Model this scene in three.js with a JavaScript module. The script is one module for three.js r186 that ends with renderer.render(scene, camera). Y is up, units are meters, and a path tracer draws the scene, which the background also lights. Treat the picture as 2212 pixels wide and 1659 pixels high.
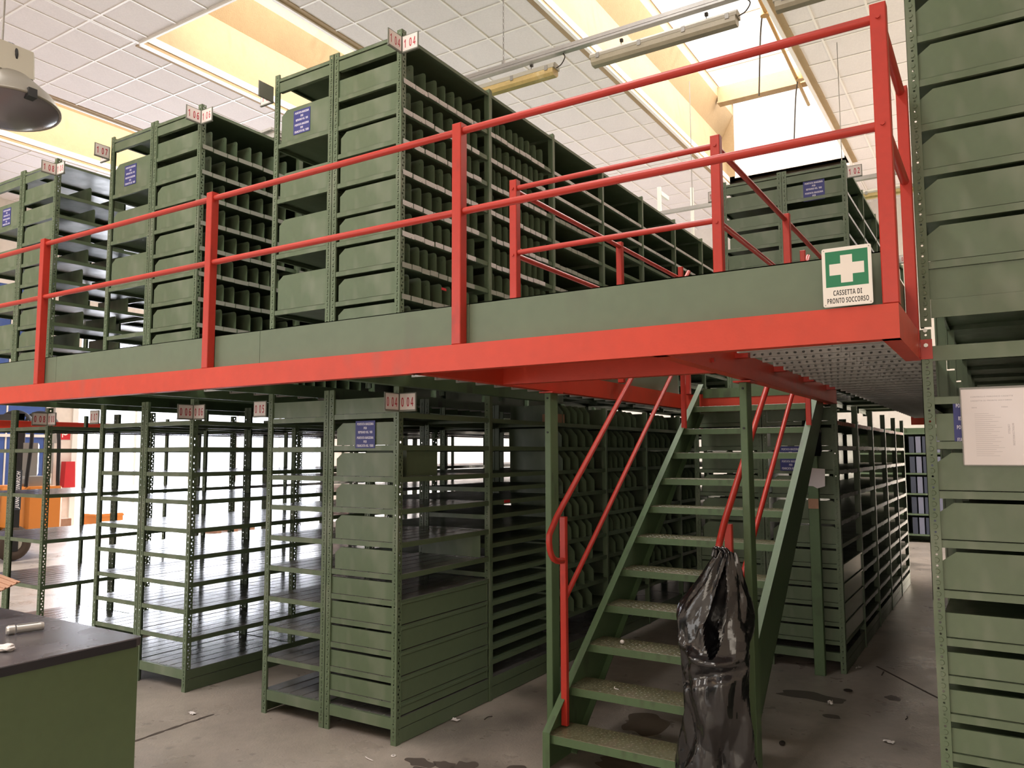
import * as THREE from 'three';
import { mergeGeometries, toCreasedNormals } from 'three/addons/utils/BufferGeometryUtils.js';
import { RectAreaLightUniformsLib } from 'three/addons/lights/RectAreaLightUniformsLib.js';

// ---------------------------------------------------------------- camera, light, exposure
const scene = new THREE.Scene();
scene.background = new THREE.Color(0xdfe8f2);
const camera = new THREE.PerspectiveCamera(52.29, 2212 / 1659, 0.05, 120);
camera.rotation.order = 'YXZ';
camera.position.set(0, 1.65, 0);
camera.rotation.set(THREE.MathUtils.degToRad(5.05), THREE.MathUtils.degToRad(32.1), THREE.MathUtils.degToRad(-0.2));
scene.add(camera);

const renderer = new THREE.WebGLRenderer({ antialias: true });
renderer.toneMapping = THREE.LinearToneMapping;
renderer.toneMappingExposure = 1.0;
renderer.shadowMap.enabled = true;
RectAreaLightUniformsLib.init();

const SKYLIGHT_POWER = 11, DOOR_POWER = 15, WINDOW_POWER = 2.6, SIDE_DOOR_POWER = 3.2, BACK_FILL_POWER = 60;
const DAY = 0xfffaf4, DOOR_DAY = 0xf1f5ff, WINDOW_DAY = 0xfbf7f2, SIDE_DAY = 0xfff0dc;

// ---------------------------------------------------------------- measured layout (metres)
const ZF = -3.53;                 // plane of the rack ends
const ZM = -2.775;                // front face of the mezzanine beam
const HC = 7.0;                   // suspended ceiling
const BAY = 0.929;
const PI = Math.PI;

// ---------------------------------------------------------------- helpers
function mulberry(a) { return () => { a |= 0; a = a + 0x6D2B79F5 | 0; let t = Math.imul(a ^ a >>> 15, 1 | a); t = t + Math.imul(t ^ t >>> 7, 61 | t) ^ t; return ((t ^ t >>> 14) >>> 0) / 4294967296; }; }
const rnd = mulberry(7);
function grid(seed, n) { const r = mulberry(seed), a = new Float32Array(n * n); for (let i = 0; i < a.length; i++) a[i] = r(); return a; }
function tileNoise(seed, n) {                                             // periodic smooth value noise on [0,1)^2, n cells a side
  const g = grid(seed, n), s = t => t * t * (3 - 2 * t);
  return (u, v) => {
    const x = u * n, y = v * n, xi = Math.floor(x), yi = Math.floor(y), fx = s(x - xi), fy = s(y - yi);
    const at = (i, j) => g[((j % n) + n) % n * n + ((i % n) + n) % n];
    return (at(xi, yi) * (1 - fx) + at(xi + 1, yi) * fx) * (1 - fy) + (at(xi, yi + 1) * (1 - fx) + at(xi + 1, yi + 1) * fx) * fy;
  };
}
function dataTex(size, fn, { srgb = true, rep = 1 } = {}) {
  const d = new Uint8Array(size * size * 4);
  for (let j = 0; j < size; j++) for (let i = 0; i < size; i++) {
    const c = fn(i / size, j / size), k = (j * size + i) * 4;
    d[k] = c[0]; d[k + 1] = c[1]; d[k + 2] = c[2]; d[k + 3] = 255;
  }
  const t = new THREE.DataTexture(d, size, size);
  t.wrapS = t.wrapT = THREE.RepeatWrapping; t.magFilter = THREE.LinearFilter; t.minFilter = THREE.LinearMipmapLinearFilter; t.generateMipmaps = true;
  t.repeat.set(rep, rep); if (srgb) t.colorSpace = THREE.SRGBColorSpace; t.needsUpdate = true;
  return t;
}
function canvasTex(w, h, draw) {
  const c = document.createElement('canvas'); c.width = w; c.height = h; draw(c.getContext('2d'), w, h);
  const t = new THREE.CanvasTexture(c); t.colorSpace = THREE.SRGBColorSpace; t.anisotropy = 4; return t;
}
const clamp = v => Math.max(0, Math.min(255, v));

function boxUV(g) {                                                       // uv in metres, by the way each face points
  const p = g.attributes.position, n = g.attributes.normal, uv = new Float32Array(p.count * 2);
  for (let i = 0; i < p.count; i++) {
    const ax = Math.abs(n.getX(i)), ay = Math.abs(n.getY(i)), az = Math.abs(n.getZ(i));
    if (ax >= ay && ax >= az) { uv[2 * i] = p.getZ(i); uv[2 * i + 1] = p.getY(i); }
    else if (ay >= az) { uv[2 * i] = p.getX(i); uv[2 * i + 1] = p.getZ(i); }
    else { uv[2 * i] = p.getX(i); uv[2 * i + 1] = p.getY(i); }
  }
  g.setAttribute('uv', new THREE.BufferAttribute(uv, 2));
  return g;
}
function fuse(list) {
  const l = (Array.isArray(list) ? list : [list]).map(g => { const q = g.index ? g.toNonIndexed() : g.clone(); for (const k of Object.keys(q.attributes)) if (!['position', 'normal', 'uv'].includes(k)) q.deleteAttribute(k); return q; });
  return l.length === 1 ? l[0] : mergeGeometries(l);
}
const metric = list => boxUV(fuse(list));
const used = {};
function numbered(n) { const k = used[n] = (used[n] ?? -1) + 1; return k ? `${n}_${String(k).padStart(3, '0')}` : n; }
function mesh(name, geo, mat, parent = scene, keepUV = false) {
  const g = keepUV ? fuse(geo) : (geo.isBufferGeometry && geo.userData.ready ? geo : metric(geo));
  const m = new THREE.Mesh(g, mat); m.name = parent === scene ? numbered(name) : name; m.castShadow = m.receiveShadow = true; parent.add(m); return m;
}
const ready = g => { g.userData.ready = true; return g; };
const shared = list => ready(metric(list));
function thing(name, label, category, [x, y, z] = [0, 0, 0], group) {
  const o = new THREE.Group(); o.name = numbered(name); o.position.set(x, y, z); scene.add(o);
  o.userData = { label, category }; if (group) o.userData.group = group; return o;
}
function tag(o, label, category, group) { o.userData.label = label; o.userData.category = category; if (group) o.userData.group = group; return o; }
function struct(name, parent = scene) { const o = new THREE.Group(); o.name = name; parent.add(o); if (parent === scene) o.userData.kind = 'structure'; return o; }
const B = (x0, x1, y0, y1, z0, z1) => new THREE.BoxGeometry(Math.abs(x1 - x0), Math.abs(y1 - y0), Math.abs(z1 - z0)).translate((x0 + x1) / 2, (y0 + y1) / 2, (z0 + z1) / 2);
function chamferBox(x0, x1, y0, y1, z0, z1, c = 0.004) {                    // box with its edges cut, for members that catch light
  const s = new THREE.Shape(), w = (x1 - x0) / 2 - c, h = (y1 - y0) / 2 - c;
  s.moveTo(-w, -h); s.lineTo(w, -h); s.lineTo(w, h); s.lineTo(-w, h); s.closePath();
  return new THREE.ExtrudeGeometry(s, { depth: z1 - z0 - 2 * c, bevelEnabled: true, bevelThickness: c, bevelSize: c, bevelSegments: 1 }).translate((x0 + x1) / 2, (y0 + y1) / 2, z0 + c);
}
function tube(pts, r, seg = 8, radial = 10, curve = false) {
  if (curve) return new THREE.TubeGeometry(new THREE.CatmullRomCurve3(pts.map(p => new THREE.Vector3(...p)), false, 'catmullrom', 0.5), seg, r, radial, false);
  const out = [];
  for (let i = 0; i + 1 < pts.length; i++) {
    const a = new THREE.Vector3(...pts[i]), b = new THREE.Vector3(...pts[i + 1]), d = b.clone().sub(a);
    out.push(new THREE.CylinderGeometry(r, r, d.length(), radial).applyQuaternion(new THREE.Quaternion().setFromUnitVectors(new THREE.Vector3(0, 1, 0), d.clone().normalize())).translate(...a.add(b).multiplyScalar(0.5).toArray()));
  }
  return fuse(out);
}
function poly(pts) { const s = new THREE.Shape(); pts.forEach((p, i) => i ? s.lineTo(...p) : s.moveTo(...p)); s.closePath(); return s; }
function ext(shape, depth) { return new THREE.ExtrudeGeometry(shape, { depth, bevelEnabled: false, curveSegments: 6 }); }
function extZ(pts, z0, z1) { return ext(poly(pts), z1 - z0).translate(0, 0, z0); }                          // outline in x,y
function extX(pts, x0, x1) { return ext(poly(pts.map(([z, y]) => [-z, y])), x1 - x0).rotateY(PI / 2).translate(x0, 0, 0); }     // outline in z,y
function holeAt(s, x, y, rx, ry = rx, n = 6) { const h = new THREE.Path(); for (let i = 0; i <= n; i++) { const a = -i / n * 2 * PI + PI / n; const px = x + rx * Math.cos(a), py = y + ry * Math.sin(a); i ? h.lineTo(px, py) : h.moveTo(px, py); } s.holes.push(h); }

// ---------------------------------------------------------------- procedural materials
const nA = tileNoise(11, 4), nB = tileNoise(12, 9), nC = tileNoise(13, 23), nD = tileNoise(14, 61), nE = tileNoise(15, 128);
const fbm = (u, v) => nA(u, v) * 0.4 + nB(u, v) * 0.28 + nC(u, v) * 0.2 + nD(u, v) * 0.12;
function paintTex(r, g, b, amount, scuff, scuffColor, seed, rep) {
  const q = tileNoise(seed, 6), w = tileNoise(seed + 1, 40), s = tileNoise(seed + 2, 90);
  return dataTex(512, (u, v) => {
    const k = 1 + amount * (fbm(u, v) - 0.5) * 2 + 0.03 * (s(u, v) - 0.5);
    const sc = scuff * Math.max(0, q(u, v) * 0.7 + w(u, v * 0.35) * 0.6 - 0.86) * 4;
    const m = Math.min(0.55, sc);
    return [clamp((r * k) * (1 - m) + scuffColor[0] * m), clamp((g * k) * (1 - m) + scuffColor[1] * m), clamp((b * k) * (1 - m) + scuffColor[2] * m)];
  }, { rep });
}
const waveTex = dataTex(256, (u, v) => { const k = clamp(255 * (nA(u, v) * 0.6 + nB(u, v) * 0.4)); return [k, k, k]; }, { srgb: false, rep: 0.9 });
const speckTex = dataTex(256, (u, v) => { const k = clamp(255 * (nD(u, v) * 0.5 + nE(u, v) * 0.5)); return [k, k, k]; }, { srgb: false, rep: 1.7 });
const roughTex = dataTex(256, (u, v) => { const k = clamp(150 + 150 * (fbm(u, v) - 0.4)); return [k, k, k]; }, { srgb: false, rep: 0.8 });
const std = o => new THREE.MeshStandardMaterial(o);
const greenMap = paintTex(93, 109, 84, 0.07, 0.5, [128, 134, 118], 31, 0.55);
const M = {
  green: std({ map: greenMap, roughness: 0.66, roughnessMap: roughTex, metalness: 0, bumpMap: waveTex, bumpScale: 0.0035 }),
  greenPost: std({ map: paintTex(86, 109, 76, 0.05, 0.4, [60, 66, 52], 35, 0.8), roughness: 0.5, bumpMap: speckTex, bumpScale: 0.0003 }),
  greenToe: std({ map: paintTex(99, 113, 92, 0.06, 0.55, [92, 98, 84], 39, 0.35), roughness: 0.5, bumpMap: waveTex, bumpScale: 0.003 }),
  plank: std({ map: paintTex(104, 102, 100, 0.1, 0.8, [150, 147, 144], 47, 0.7), roughness: 0.34, roughnessMap: roughTex, bumpMap: speckTex, bumpScale: 0.0002 }),
  red: std({ map: paintTex(196, 60, 38, 0.06, 0.5, [168, 74, 62], 51, 0.4), roughness: 0.45, bumpMap: speckTex, bumpScale: 0.0003 }),
  redRail: std({ map: paintTex(184, 52, 40, 0.05, 0.5, [140, 50, 42], 55, 0.9), roughness: 0.38 }),
  deck: std({ map: paintTex(188, 186, 183, 0.12, 0.9, [206, 204, 200], 59, 0.9), roughness: 0.5, metalness: 0.1, bumpMap: speckTex, bumpScale: 0.0008 }),
  tile: std({ map: dataTex(256, (u, v) => { const k = 218 + 7 * (nD(u, v) - 0.5) + 7 * (nA(u, v) - 0.5); return [k, k - 7, k - 9]; }, { rep: 1.3 }), roughness: 0.9, bumpMap: speckTex, bumpScale: 0.0012 }),
  tbar: std({ color: 0xe6e0da, roughness: 0.5 }),
  cream: std({ map: paintTex(158, 134, 100, 0.05, 0.5, [140, 116, 84], 63, 0.3), roughness: 0.8, bumpMap: speckTex, bumpScale: 0.002 }),
  wall: std({ map: paintTex(224, 216, 206, 0.05, 0.4, [180, 172, 164], 67, 0.2), roughness: 0.9 }),
  blue: std({ map: paintTex(62, 92, 160, 0.05, 0.4, [90, 112, 160], 71, 0.3), roughness: 0.5 }),
  white: std({ color: 0xe9e6e0, roughness: 0.55 }),
  plate: std({ color: 0x777a70, roughness: 0.5 }),
  label: std({ map: dataTex(256, (u, v) => { const ink = nE(u * 0.5, v) > 0.72 && nC(u, v) > 0.5 ? 70 : 0; const k = 214 + 20 * (nB(u, v) - 0.5) - ink; return [k, k - 4, k - 6]; }, { rep: 1.1 }), roughness: 0.6 }),
  labelOld: std({ map: paintTex(150, 152, 140, 0.12, 0.8, [90, 96, 84], 75, 1.4), roughness: 0.55 }),
  labelRed: std({ map: paintTex(176, 104, 88, 0.12, 0.5, [196, 176, 166], 79, 1.4), roughness: 0.6 }),
  tool: std({ color: 0xc4c2be, roughness: 0.35, metalness: 0.6 }),
  greyMetal: std({ color: 0x9a9894, roughness: 0.45, metalness: 0.5 }),
  galv: std({ map: paintTex(172, 170, 168, 0.08, 0.3, [200, 198, 196], 83, 0.8), roughness: 0.4, metalness: 0.55 }),
  darkCable: std({ color: 0x3a342e, roughness: 0.6 }),
  housing: std({ color: 0xb9b4a6, roughness: 0.6 }),
  diffuser: std({ map: paintTex(176, 168, 146, 0.08, 0.6, [206, 198, 176], 87, 1.2), roughness: 0.35 }),
  diffuserOld: std({ map: paintTex(206, 180, 122, 0.1, 0.6, [226, 210, 170], 89, 1.2), roughness: 0.35 }),
  bolt: std({ color: 0xb9b9b4, roughness: 0.3, metalness: 0.85 }),
  tread: std({ map: paintTex(104, 102, 78, 0.1, 0.9, [120, 108, 90], 91, 0.9), roughness: 0.46, roughnessMap: roughTex }),
  bag: new THREE.MeshPhysicalMaterial({ color: 0x141315, roughness: 0.24, clearcoat: 0.7, clearcoatRoughness: 0.08, side: THREE.DoubleSide }),
  paper: std({ color: 0xe2dbd8, roughness: 0.7, side: THREE.DoubleSide }),
  board: std({ map: paintTex(176, 136, 112, 0.08, 0.5, [150, 112, 90], 95, 1.5), roughness: 0.85 }),
  worktop: std({ map: paintTex(84, 80, 82, 0.1, 0.6, [108, 104, 104], 99, 0.8), roughness: 0.42, roughnessMap: roughTex }),
  worktopEdge: std({ color: 0x24242a, roughness: 0.55 }),
  bench: std({ map: paintTex(88, 106, 74, 0.05, 0.3, [76, 92, 64], 103, 0.5), roughness: 0.45, bumpMap: waveTex, bumpScale: 0.002 }),
  rubber: std({ color: 0x4a3d34, roughness: 0.9 }),
  black: std({ color: 0x1b1b1d, roughness: 0.5 }),
  orange: std({ color: 0xe08a3c, roughness: 0.5 }),
  fireRed: std({ color: 0xc1222a, roughness: 0.5 }),
};
M.concrete = std({
  map: (() => {
    const st = tileNoise(201, 7), st2 = tileNoise(202, 17), dk = tileNoise(203, 48);
    return dataTex(1024, (u, v) => {
      let k = 0.9 + 0.28 * (fbm(u, v) - 0.5) + 0.05 * (nE(u, v) - 0.5);
      const s = Math.max(0, st(u, v) * 0.6 + st2(u, v) * 0.5 - 0.66);
      k -= Math.min(0.2, s * 0.9);
      const d = dk(u, v); if (d > 0.93) k -= (d - 0.93) * 2.2;
      return [clamp(184 * k), clamp(173 * k), clamp(163 * k)];
    }, { rep: 0.22 });
  })(),
  roughness: 0.5, roughnessMap: roughTex, bumpMap: speckTex, bumpScale: 0.001,
});

// ---------------------------------------------------------------- room shell
const WX0 = -17.5, WX1 = 6, WZ0 = -18, WZ1 = 7, ROOF = 9.3;
{
  const f = struct('floor');
  mesh('slab', B(WX0 - 0.4, WX1 + 0.4, -0.2, 0, WZ0 - 0.4, WZ1 + 0.4), M.concrete, f);
  // expansion joints: recessed look from real strips of dark filler standing 1 mm proud
  const filler = std({ color: 0x4f4640, roughness: 0.9 });
  const blot = (cx, cz, r, n, seed, mat, sx = 1, sz = 1, name = 'stain') => {
    const q = mulberry(seed), pts = [];
    for (let i = 0; i < n; i++) { const a = i / n * 2 * PI, k = r * (0.62 + 0.6 * q()); pts.push([cx + Math.cos(a) * k * sx, -(cz + Math.sin(a) * k * sz)]); }
    const s = new THREE.Shape(new THREE.SplineCurve([...pts, pts[0]].map(p => new THREE.Vector2(...p))).getPoints(n * 3));
    mesh(name, ext(s, 0.0012).rotateX(-PI / 2), mat, f);
  };
  const stain = std({ color: 0x5b524d, roughness: 0.45 }), stain2 = std({ color: 0x6a5b4c, roughness: 0.6 });
  blot(-2.74, -3.42, 0.075, 11, 5, stain, 1.3, 0.7); blot(-2.6, -3.47, 0.07, 12, 8, stain, 1.1, 0.7); blot(-2.5, -3.5, 0.085, 12, 9, stain, 0.8, 1); blot(-2.66, -3.36, 0.05, 9, 10, stain, 1.6, 0.6);
  // worn joint running across the floor in front of the racks
  let z = -2.82; for (let i = 0; i < 5; i++) { blot(-4.34 - 0.003 * i, z, 0.06, 9, 20 + i, filler, 0.25, 1.3, 'joint_filler'); z -= 0.115; }
  mesh('joint_filler', B(-0.86, -0.85, 0, 0.002, -6.62, -6.5), filler, f);
  mesh('joint_filler', extZ([[0, 0], [0.95, 0], [0.95, 0.002], [0, 0.002]], -0.008, 0.008).rotateY(-0.95).translate(-0.92, 0, -6.75), filler, f);
  blot(-1.95, -4.6, 0.16, 12, 31, stain2, 0.9, 1.3); blot(-1.8, -3.95, 0.12, 12, 32, stain2, 1.5, 0.8); blot(-1.2, -5.7, 0.14, 12, 33, stain, 1.6, 0.7);
  blot(-0.72, -5.95, 0.05, 10, 34, stain, 1, 1.4); blot(-1.0, -5.35, 0.06, 10, 35, stain, 1.2, 0.6); blot(-2.25, -3.62, 0.05, 9, 36, stain, 1, 1);
}
const walls = (name, boxes, mat = M.wall) => { const w = struct(name); mesh('panel', boxes, mat, w); return w; };

walls('wall_right', [B(WX1, WX1 + 0.3, 0, ROOF, WZ0, WZ1)]);
// left wall with the daylit loading opening between z = -17 and -9.62
const DO = { z0: -17.0, z1: -9.62, y1: 4.3 };
walls('wall_left', [B(WX0 - 0.3, WX0, 0, ROOF, DO.z1, WZ1), B(WX0 - 0.3, WX0, DO.y1, ROOF, DO.z0, DO.z1), B(WX0 - 0.3, WX0, 0, ROOF, WZ0, DO.z0)]);
// front wall, behind the camera, with a ribbon window
const FW = { x0: -15.5, x1: -6.5, y0: 0.3, y1: 5.2 }, SD = { x0: -1.2, x1: 3.8, y1: 4.4 }, BW = { x0: 1.7, x1: 4.3, y0: 0.1, y1: 2.5 };
walls('wall_front', [B(WX0, FW.x1, 0, FW.y0, WZ1, WZ1 + 0.3), B(WX0, WX1, FW.y1, ROOF, WZ1, WZ1 + 0.3), B(WX0, FW.x0, FW.y0, FW.y1, WZ1, WZ1 + 0.3), B(FW.x1, SD.x0, 0, FW.y1, WZ1, WZ1 + 0.3), B(SD.x0, SD.x1, SD.y1, FW.y1, WZ1, WZ1 + 0.3), B(SD.x1, WX1, 0, FW.y1, WZ1, WZ1 + 0.3)]);

walls('wall_back', [B(WX0 - 0.3, BW.x0, 0, ROOF, WZ0 - 0.3, WZ0), B(BW.x1, WX1 + 0.3, 0, ROOF, WZ0 - 0.3, WZ0), B(BW.x0, BW.x1, BW.y1, ROOF, WZ0 - 0.3, WZ0), B(BW.x0, BW.x1, 0, BW.y0, WZ0 - 0.3, WZ0)]);
function areaLight(w, h, color, power, pos, target) {
  const l = new THREE.RectAreaLight(color, power, w, h); l.position.set(...pos); l.lookAt(...target); scene.add(l); return l;
}
const glow = (color, k) => std({ color: 0x222222, emissive: color, emissiveIntensity: k, roughness: 0.6 });
const glazingMat = glow(DAY, 1.5), doorMat = glow(DOOR_DAY, 2.6), winMat = glow(WINDOW_DAY, 0.8), sideMat = glow(SIDE_DAY, 0.8);
{
  const w = struct('window_1');                                            // translucent loading door, daylight behind it
  const n = 5, dz = (DO.z1 - DO.z0) / n;
  for (let i = 0; i < n; i++) {
    mesh('pane', B(WX0 - 0.16, WX0 - 0.14, 0.02, DO.y1, DO.z0 + i * dz + 0.03, DO.z0 + (i + 1) * dz - 0.03), doorMat, w);
    mesh('mullion', B(WX0 - 0.2, WX0 - 0.1, 0, DO.y1, DO.z0 + i * dz - 0.03, DO.z0 + i * dz + 0.03), M.white, w);
  }
  mesh('frame', [B(WX0 - 0.2, WX0 + 0.04, 0, DO.y1 + 0.1, DO.z1 - 0.02, DO.z1 + 0.1), B(WX0 - 0.2, WX0 + 0.04, 0, DO.y1 + 0.1, DO.z0 - 0.1, DO.z0 + 0.02), B(WX0 - 0.2, WX0 + 0.04, DO.y1, DO.y1 + 0.12, DO.z0, DO.z1)], M.white, w);
  areaLight(DO.z1 - DO.z0 - 0.2, DO.y1 - 0.1, DOOR_DAY, DOOR_POWER, [WX0 - 0.1, DO.y1 / 2, (DO.z0 + DO.z1) / 2], [0, DO.y1 / 2, (DO.z0 + DO.z1) / 2]);
}
{
  const w = struct('window_2'), n = 8, dx = (FW.x1 - FW.x0) / n;
  for (let i = 0; i < n; i++) {
    mesh('pane', B(FW.x0 + i * dx + 0.04, FW.x0 + (i + 1) * dx - 0.04, FW.y0, FW.y1, WZ1 + 0.14, WZ1 + 0.16), winMat, w);
    mesh('mullion', B(FW.x0 + i * dx - 0.04, FW.x0 + i * dx + 0.04, FW.y0, FW.y1, WZ1 + 0.1, WZ1 + 0.2), M.white, w);
  }
  areaLight(FW.x1 - FW.x0 - 0.2, FW.y1 - FW.y0 - 0.1, WINDOW_DAY, WINDOW_POWER, [(FW.x0 + FW.x1) / 2, (FW.y0 + FW.y1) / 2, WZ1 + 0.1], [(FW.x0 + FW.x1) / 2, (FW.y0 + FW.y1) / 2, 0]);
}

{
  const w = struct('window_3');                                            // glazed door behind the camera, to the right
  for (let i = 0; i < 4; i++) mesh('pane', B(SD.x0 + i * 1.25 + 0.04, SD.x0 + (i + 1) * 1.25 - 0.04, 0.02, SD.y1, WZ1 + 0.14, WZ1 + 0.16), sideMat, w);
  for (let i = 0; i < 5; i++) mesh('mullion', B(SD.x0 + i * 1.25 - 0.04, SD.x0 + i * 1.25 + 0.04, 0, SD.y1, WZ1 + 0.1, WZ1 + 0.2), M.white, w);
  areaLight(4.8, SD.y1 - 0.1, SIDE_DAY, SIDE_DOOR_POWER, [(SD.x0 + SD.x1) / 2, SD.y1 / 2, WZ1 + 0.1], [(SD.x0 + SD.x1) / 2, SD.y1 / 2, 0]);
  const b = struct('window_4');                                            // unseen opening added in the far wall to brighten the aisle end
  for (let i = 0; i < 2; i++) mesh('pane', B(BW.x0 + i * 1.3 + 0.04, BW.x0 + (i + 1) * 1.3 - 0.04, BW.y0, BW.y1, WZ0 - 0.16, WZ0 - 0.14), sideMat, b);
  for (let i = 0; i < 3; i++) mesh('mullion', B(BW.x0 + i * 1.3 - 0.04, BW.x0 + i * 1.3 + 0.04, BW.y0, BW.y1, WZ0 - 0.2, WZ0 - 0.1), M.white, b);
  areaLight(2.5, 2.1, SIDE_DAY, BACK_FILL_POWER, [(BW.x0 + BW.x1) / 2, 1.2, WZ0 - 0.08], [(BW.x0 + BW.x1) / 2, 1.2, 0]);
}

// ---------------------------------------------------------------- ceiling: beams, skylight wells, suspended tiles
const PITCH = 4.88, OPEN0 = -4.41, OPEN1 = -2.16, GL = 8.66;
const strips = [-2, -1, 0, 1].map(k => [OPEN0 + k * PITCH, OPEN1 + k * PITCH, k]);
const runs = [[-15.3, -5.72], [-3.2, 5.6]], runsOf = k => (k < 0 ? runs : k === 0 ? [runs[0], [-3.2, 5.6]] : runs.slice(0, 1));
const solidOf = k => { const r = runsOf(k), out = [[WZ0, r[0][0]]]; r.forEach((q, i) => out.push([q[1], r[i + 1] ? r[i + 1][0] : WZ1])); return out; };
{
  const c = struct('ceiling');
  // solid decks between the strips and across the ends of the runs
  const xs = [WX0, ...strips.flatMap(s => [s[0], s[1]]), WX1];
  const slabs = [];
  for (let i = 0; i < xs.length; i += 2) if (xs[i + 1] - xs[i] > 0.05) slabs.push(B(xs[i] - 0.02 + (i ? -0.55 : 0) + 0.55 * (i ? 1 : 0), xs[i + 1], HC + 0.06, HC + 0.16, WZ0, WZ1));
  for (const s of strips) for (const [a, b] of solidOf(s[2])) slabs.push(B(s[0], s[1], HC + 0.06, HC + 0.16, a, b));
  mesh('deck', slabs, M.wall, c);
  for (const [a, b, kk] of strips) for (const [za, zb] of runsOf(kk)) {
    const L = [[a, HC - 0.01], [a - 0.14, HC + 0.98], [a + 0.1, HC + 1.42], [a + 0.1, GL + 0.05], [a - 0.3, GL + 0.05], [a - 0.4, HC + 0.98], [a - 0.12, HC - 0.01]];
    const w = a + b; const R = L.map(([x, y]) => [w - x, y]).reverse();
    mesh('skylight_beam', extZ(L, za, zb), M.cream, c); mesh('skylight_beam', extZ(R, za, zb), M.cream, c);
    mesh('end_panel', [B(a - 0.2, b + 0.2, HC + 0.06, HC + 0.12, za - 0.1, za), B(a - 0.3, a + 0.1, HC + 0.06, GL + 0.05, za - 0.1, za), B(b - 0.1, b + 0.3, HC + 0.06, GL + 0.05, za - 0.1, za), B(a - 0.2, b + 0.2, HC + 0.06, GL + 0.05, zb, zb + 0.1)], M.cream, c);
    mesh('edge_trim', [B(a - 0.035, a + 0.012, HC - 0.03, HC - 0.002, za, zb), B(b - 0.012, b + 0.035, HC - 0.03, HC - 0.002, za, zb), B(a, b, HC - 0.03, HC - 0.002, za - 0.03, za), B(a, b, HC - 0.03, HC - 0.002, zb, zb + 0.03)], M.tbar, c);
    for (const z of [za + 0.95]) mesh('cross_member', [B(a + 0.1, b - 0.1, HC + 1.3, HC + 1.6, z - 0.06, z + 0.06), B(a + 0.1, b - 0.1, HC + 1.27, HC + 1.3, z - 0.1, z + 0.1)], M.cream, c);
  }
  // suspended tiles, 0.6 m square; the 300 nearest the middle of view are parts, the rest one part
  const tiles = [], bars = [];
  const bays = [[WX0, strips[0][0]], ...strips.slice(0, -1).map((s, i) => [s[1], strips[i + 1][0]]), [strips[3][1], WX1]];
  const cut = (p, lo, hi) => { const out = [lo]; for (let v = p + Math.ceil((lo + 0.03 - p) / 0.6) * 0.6; v < hi - 0.03; v += 0.6) out.push(v); out.push(hi); return out; };
  const zs = cut(-5.66, WZ0, WZ1);
  const xzCells = [];
  for (const [a, b] of bays) { const lines = cut(-4.8 + Math.round((a + 7.02) / PITCH) * PITCH * 0.995, a + 0.03, b - 0.03); for (let i = 0; i + 1 < lines.length; i++) for (let j = 0; j + 1 < zs.length; j++) xzCells.push([lines[i], lines[i + 1], zs[j], zs[j + 1]]); for (const x of lines) bars.push(['z', x, WZ0, WZ1]); for (const z of zs) bars.push(['x', z, a, b]); }
  for (const s of strips) for (const [a, b] of solidOf(s[2])) {
    const lines = cut(-4.8 + s[2] * PITCH, s[0], s[1]), zz = cut(-5.66, a + 0.03, b - 0.03);
    for (let i = 0; i + 1 < lines.length; i++) for (let j = 0; j + 1 < zz.length; j++) xzCells.push([lines[i], lines[i + 1], zz[j], zz[j + 1]]);
    for (const x of lines) bars.push(['z', x, a, b]); for (const z of zz) bars.push(['x', z, s[0], s[1]]);
  }
  const v = new THREE.Vector3(); camera.updateMatrixWorld(); camera.updateProjectionMatrix();
  const seen = xzCells.map(q => { v.set((q[0] + q[1]) / 2, HC, (q[2] + q[3]) / 2).project(camera); const ok = Math.abs(v.x) < 1.06 && Math.abs(v.y) < 1.08 && v.z < 1; return [ok ? Math.hypot((q[0] + q[1]) / 2, HC, (q[2] + q[3]) / 2) : 1e3 + Math.abs(q[2]), q]; }).sort((p, q) => p[0] - q[0]);
  const rest = [], cache = {}, rt = mulberry(77);
  seen.forEach(([d, q], i) => {
    const w = +(q[1] - q[0] - 0.02).toFixed(3), l = +(q[3] - q[2] - 0.02).toFixed(3); if (w < 0.03 || l < 0.03) return;
    if (i < 290 && d < 900) {
      const g = cache[w + '_' + l] ??= shared([B(-w / 2, w / 2, 0, 0.018, -l / 2, l / 2)]);
      const m = mesh('ceiling_tile', g, M.tile, c); m.position.set((q[0] + q[1]) / 2, HC - 0.001 + 0.003 * rt(), (q[2] + q[3]) / 2); m.rotation.z = (rt() - 0.5) * 0.003; m.rotation.x = (rt() - 0.5) * 0.003;
    } else rest.push(B(q[0] + 0.01, q[1] - 0.01, HC, HC + 0.018, q[2] + 0.01, q[3] - 0.01));
  });
  if (rest.length) mesh('ceiling_tile', rest, M.tile, c).userData.kind = 'stuff';
  for (const [ax, p, a, b] of bars) mesh('grid_bar', ax === 'z' ? B(p - 0.012, p + 0.012, HC - 0.008, HC + 0.004, a, b) : B(a, b, HC - 0.0075, HC + 0.004, p - 0.012, p + 0.012), M.tbar, c);
  // glazing of the strips
  let wn = 5;
  for (const [a, b, kk] of strips) for (const [za, zb] of runsOf(kk)) {
    const g = struct('window_' + wn++);
    const n = Math.round((zb - za) / 2.9), dz = (zb - za) / n;
    for (let i = 0; i < n; i++) mesh('pane', B(a + 0.08, b - 0.08, GL, GL + 0.02, za + i * dz + 0.01, za + (i + 1) * dz - 0.01), glazingMat, g);
    mesh('end_pane', B(a + 0.1, b - 0.1, HC + 0.12, GL + 0.02, za - 0.05, za - 0.03), glazingMat, g);
    mesh('glazing_bar', Array.from({ length: n * 2 - 1 }, (_, i) => B(a + 0.08, b - 0.08, GL - 0.012, GL, za + (i + 1) * dz / 2 - 0.009, za + (i + 1) * dz / 2 + 0.009)), M.tbar, g);
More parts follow.
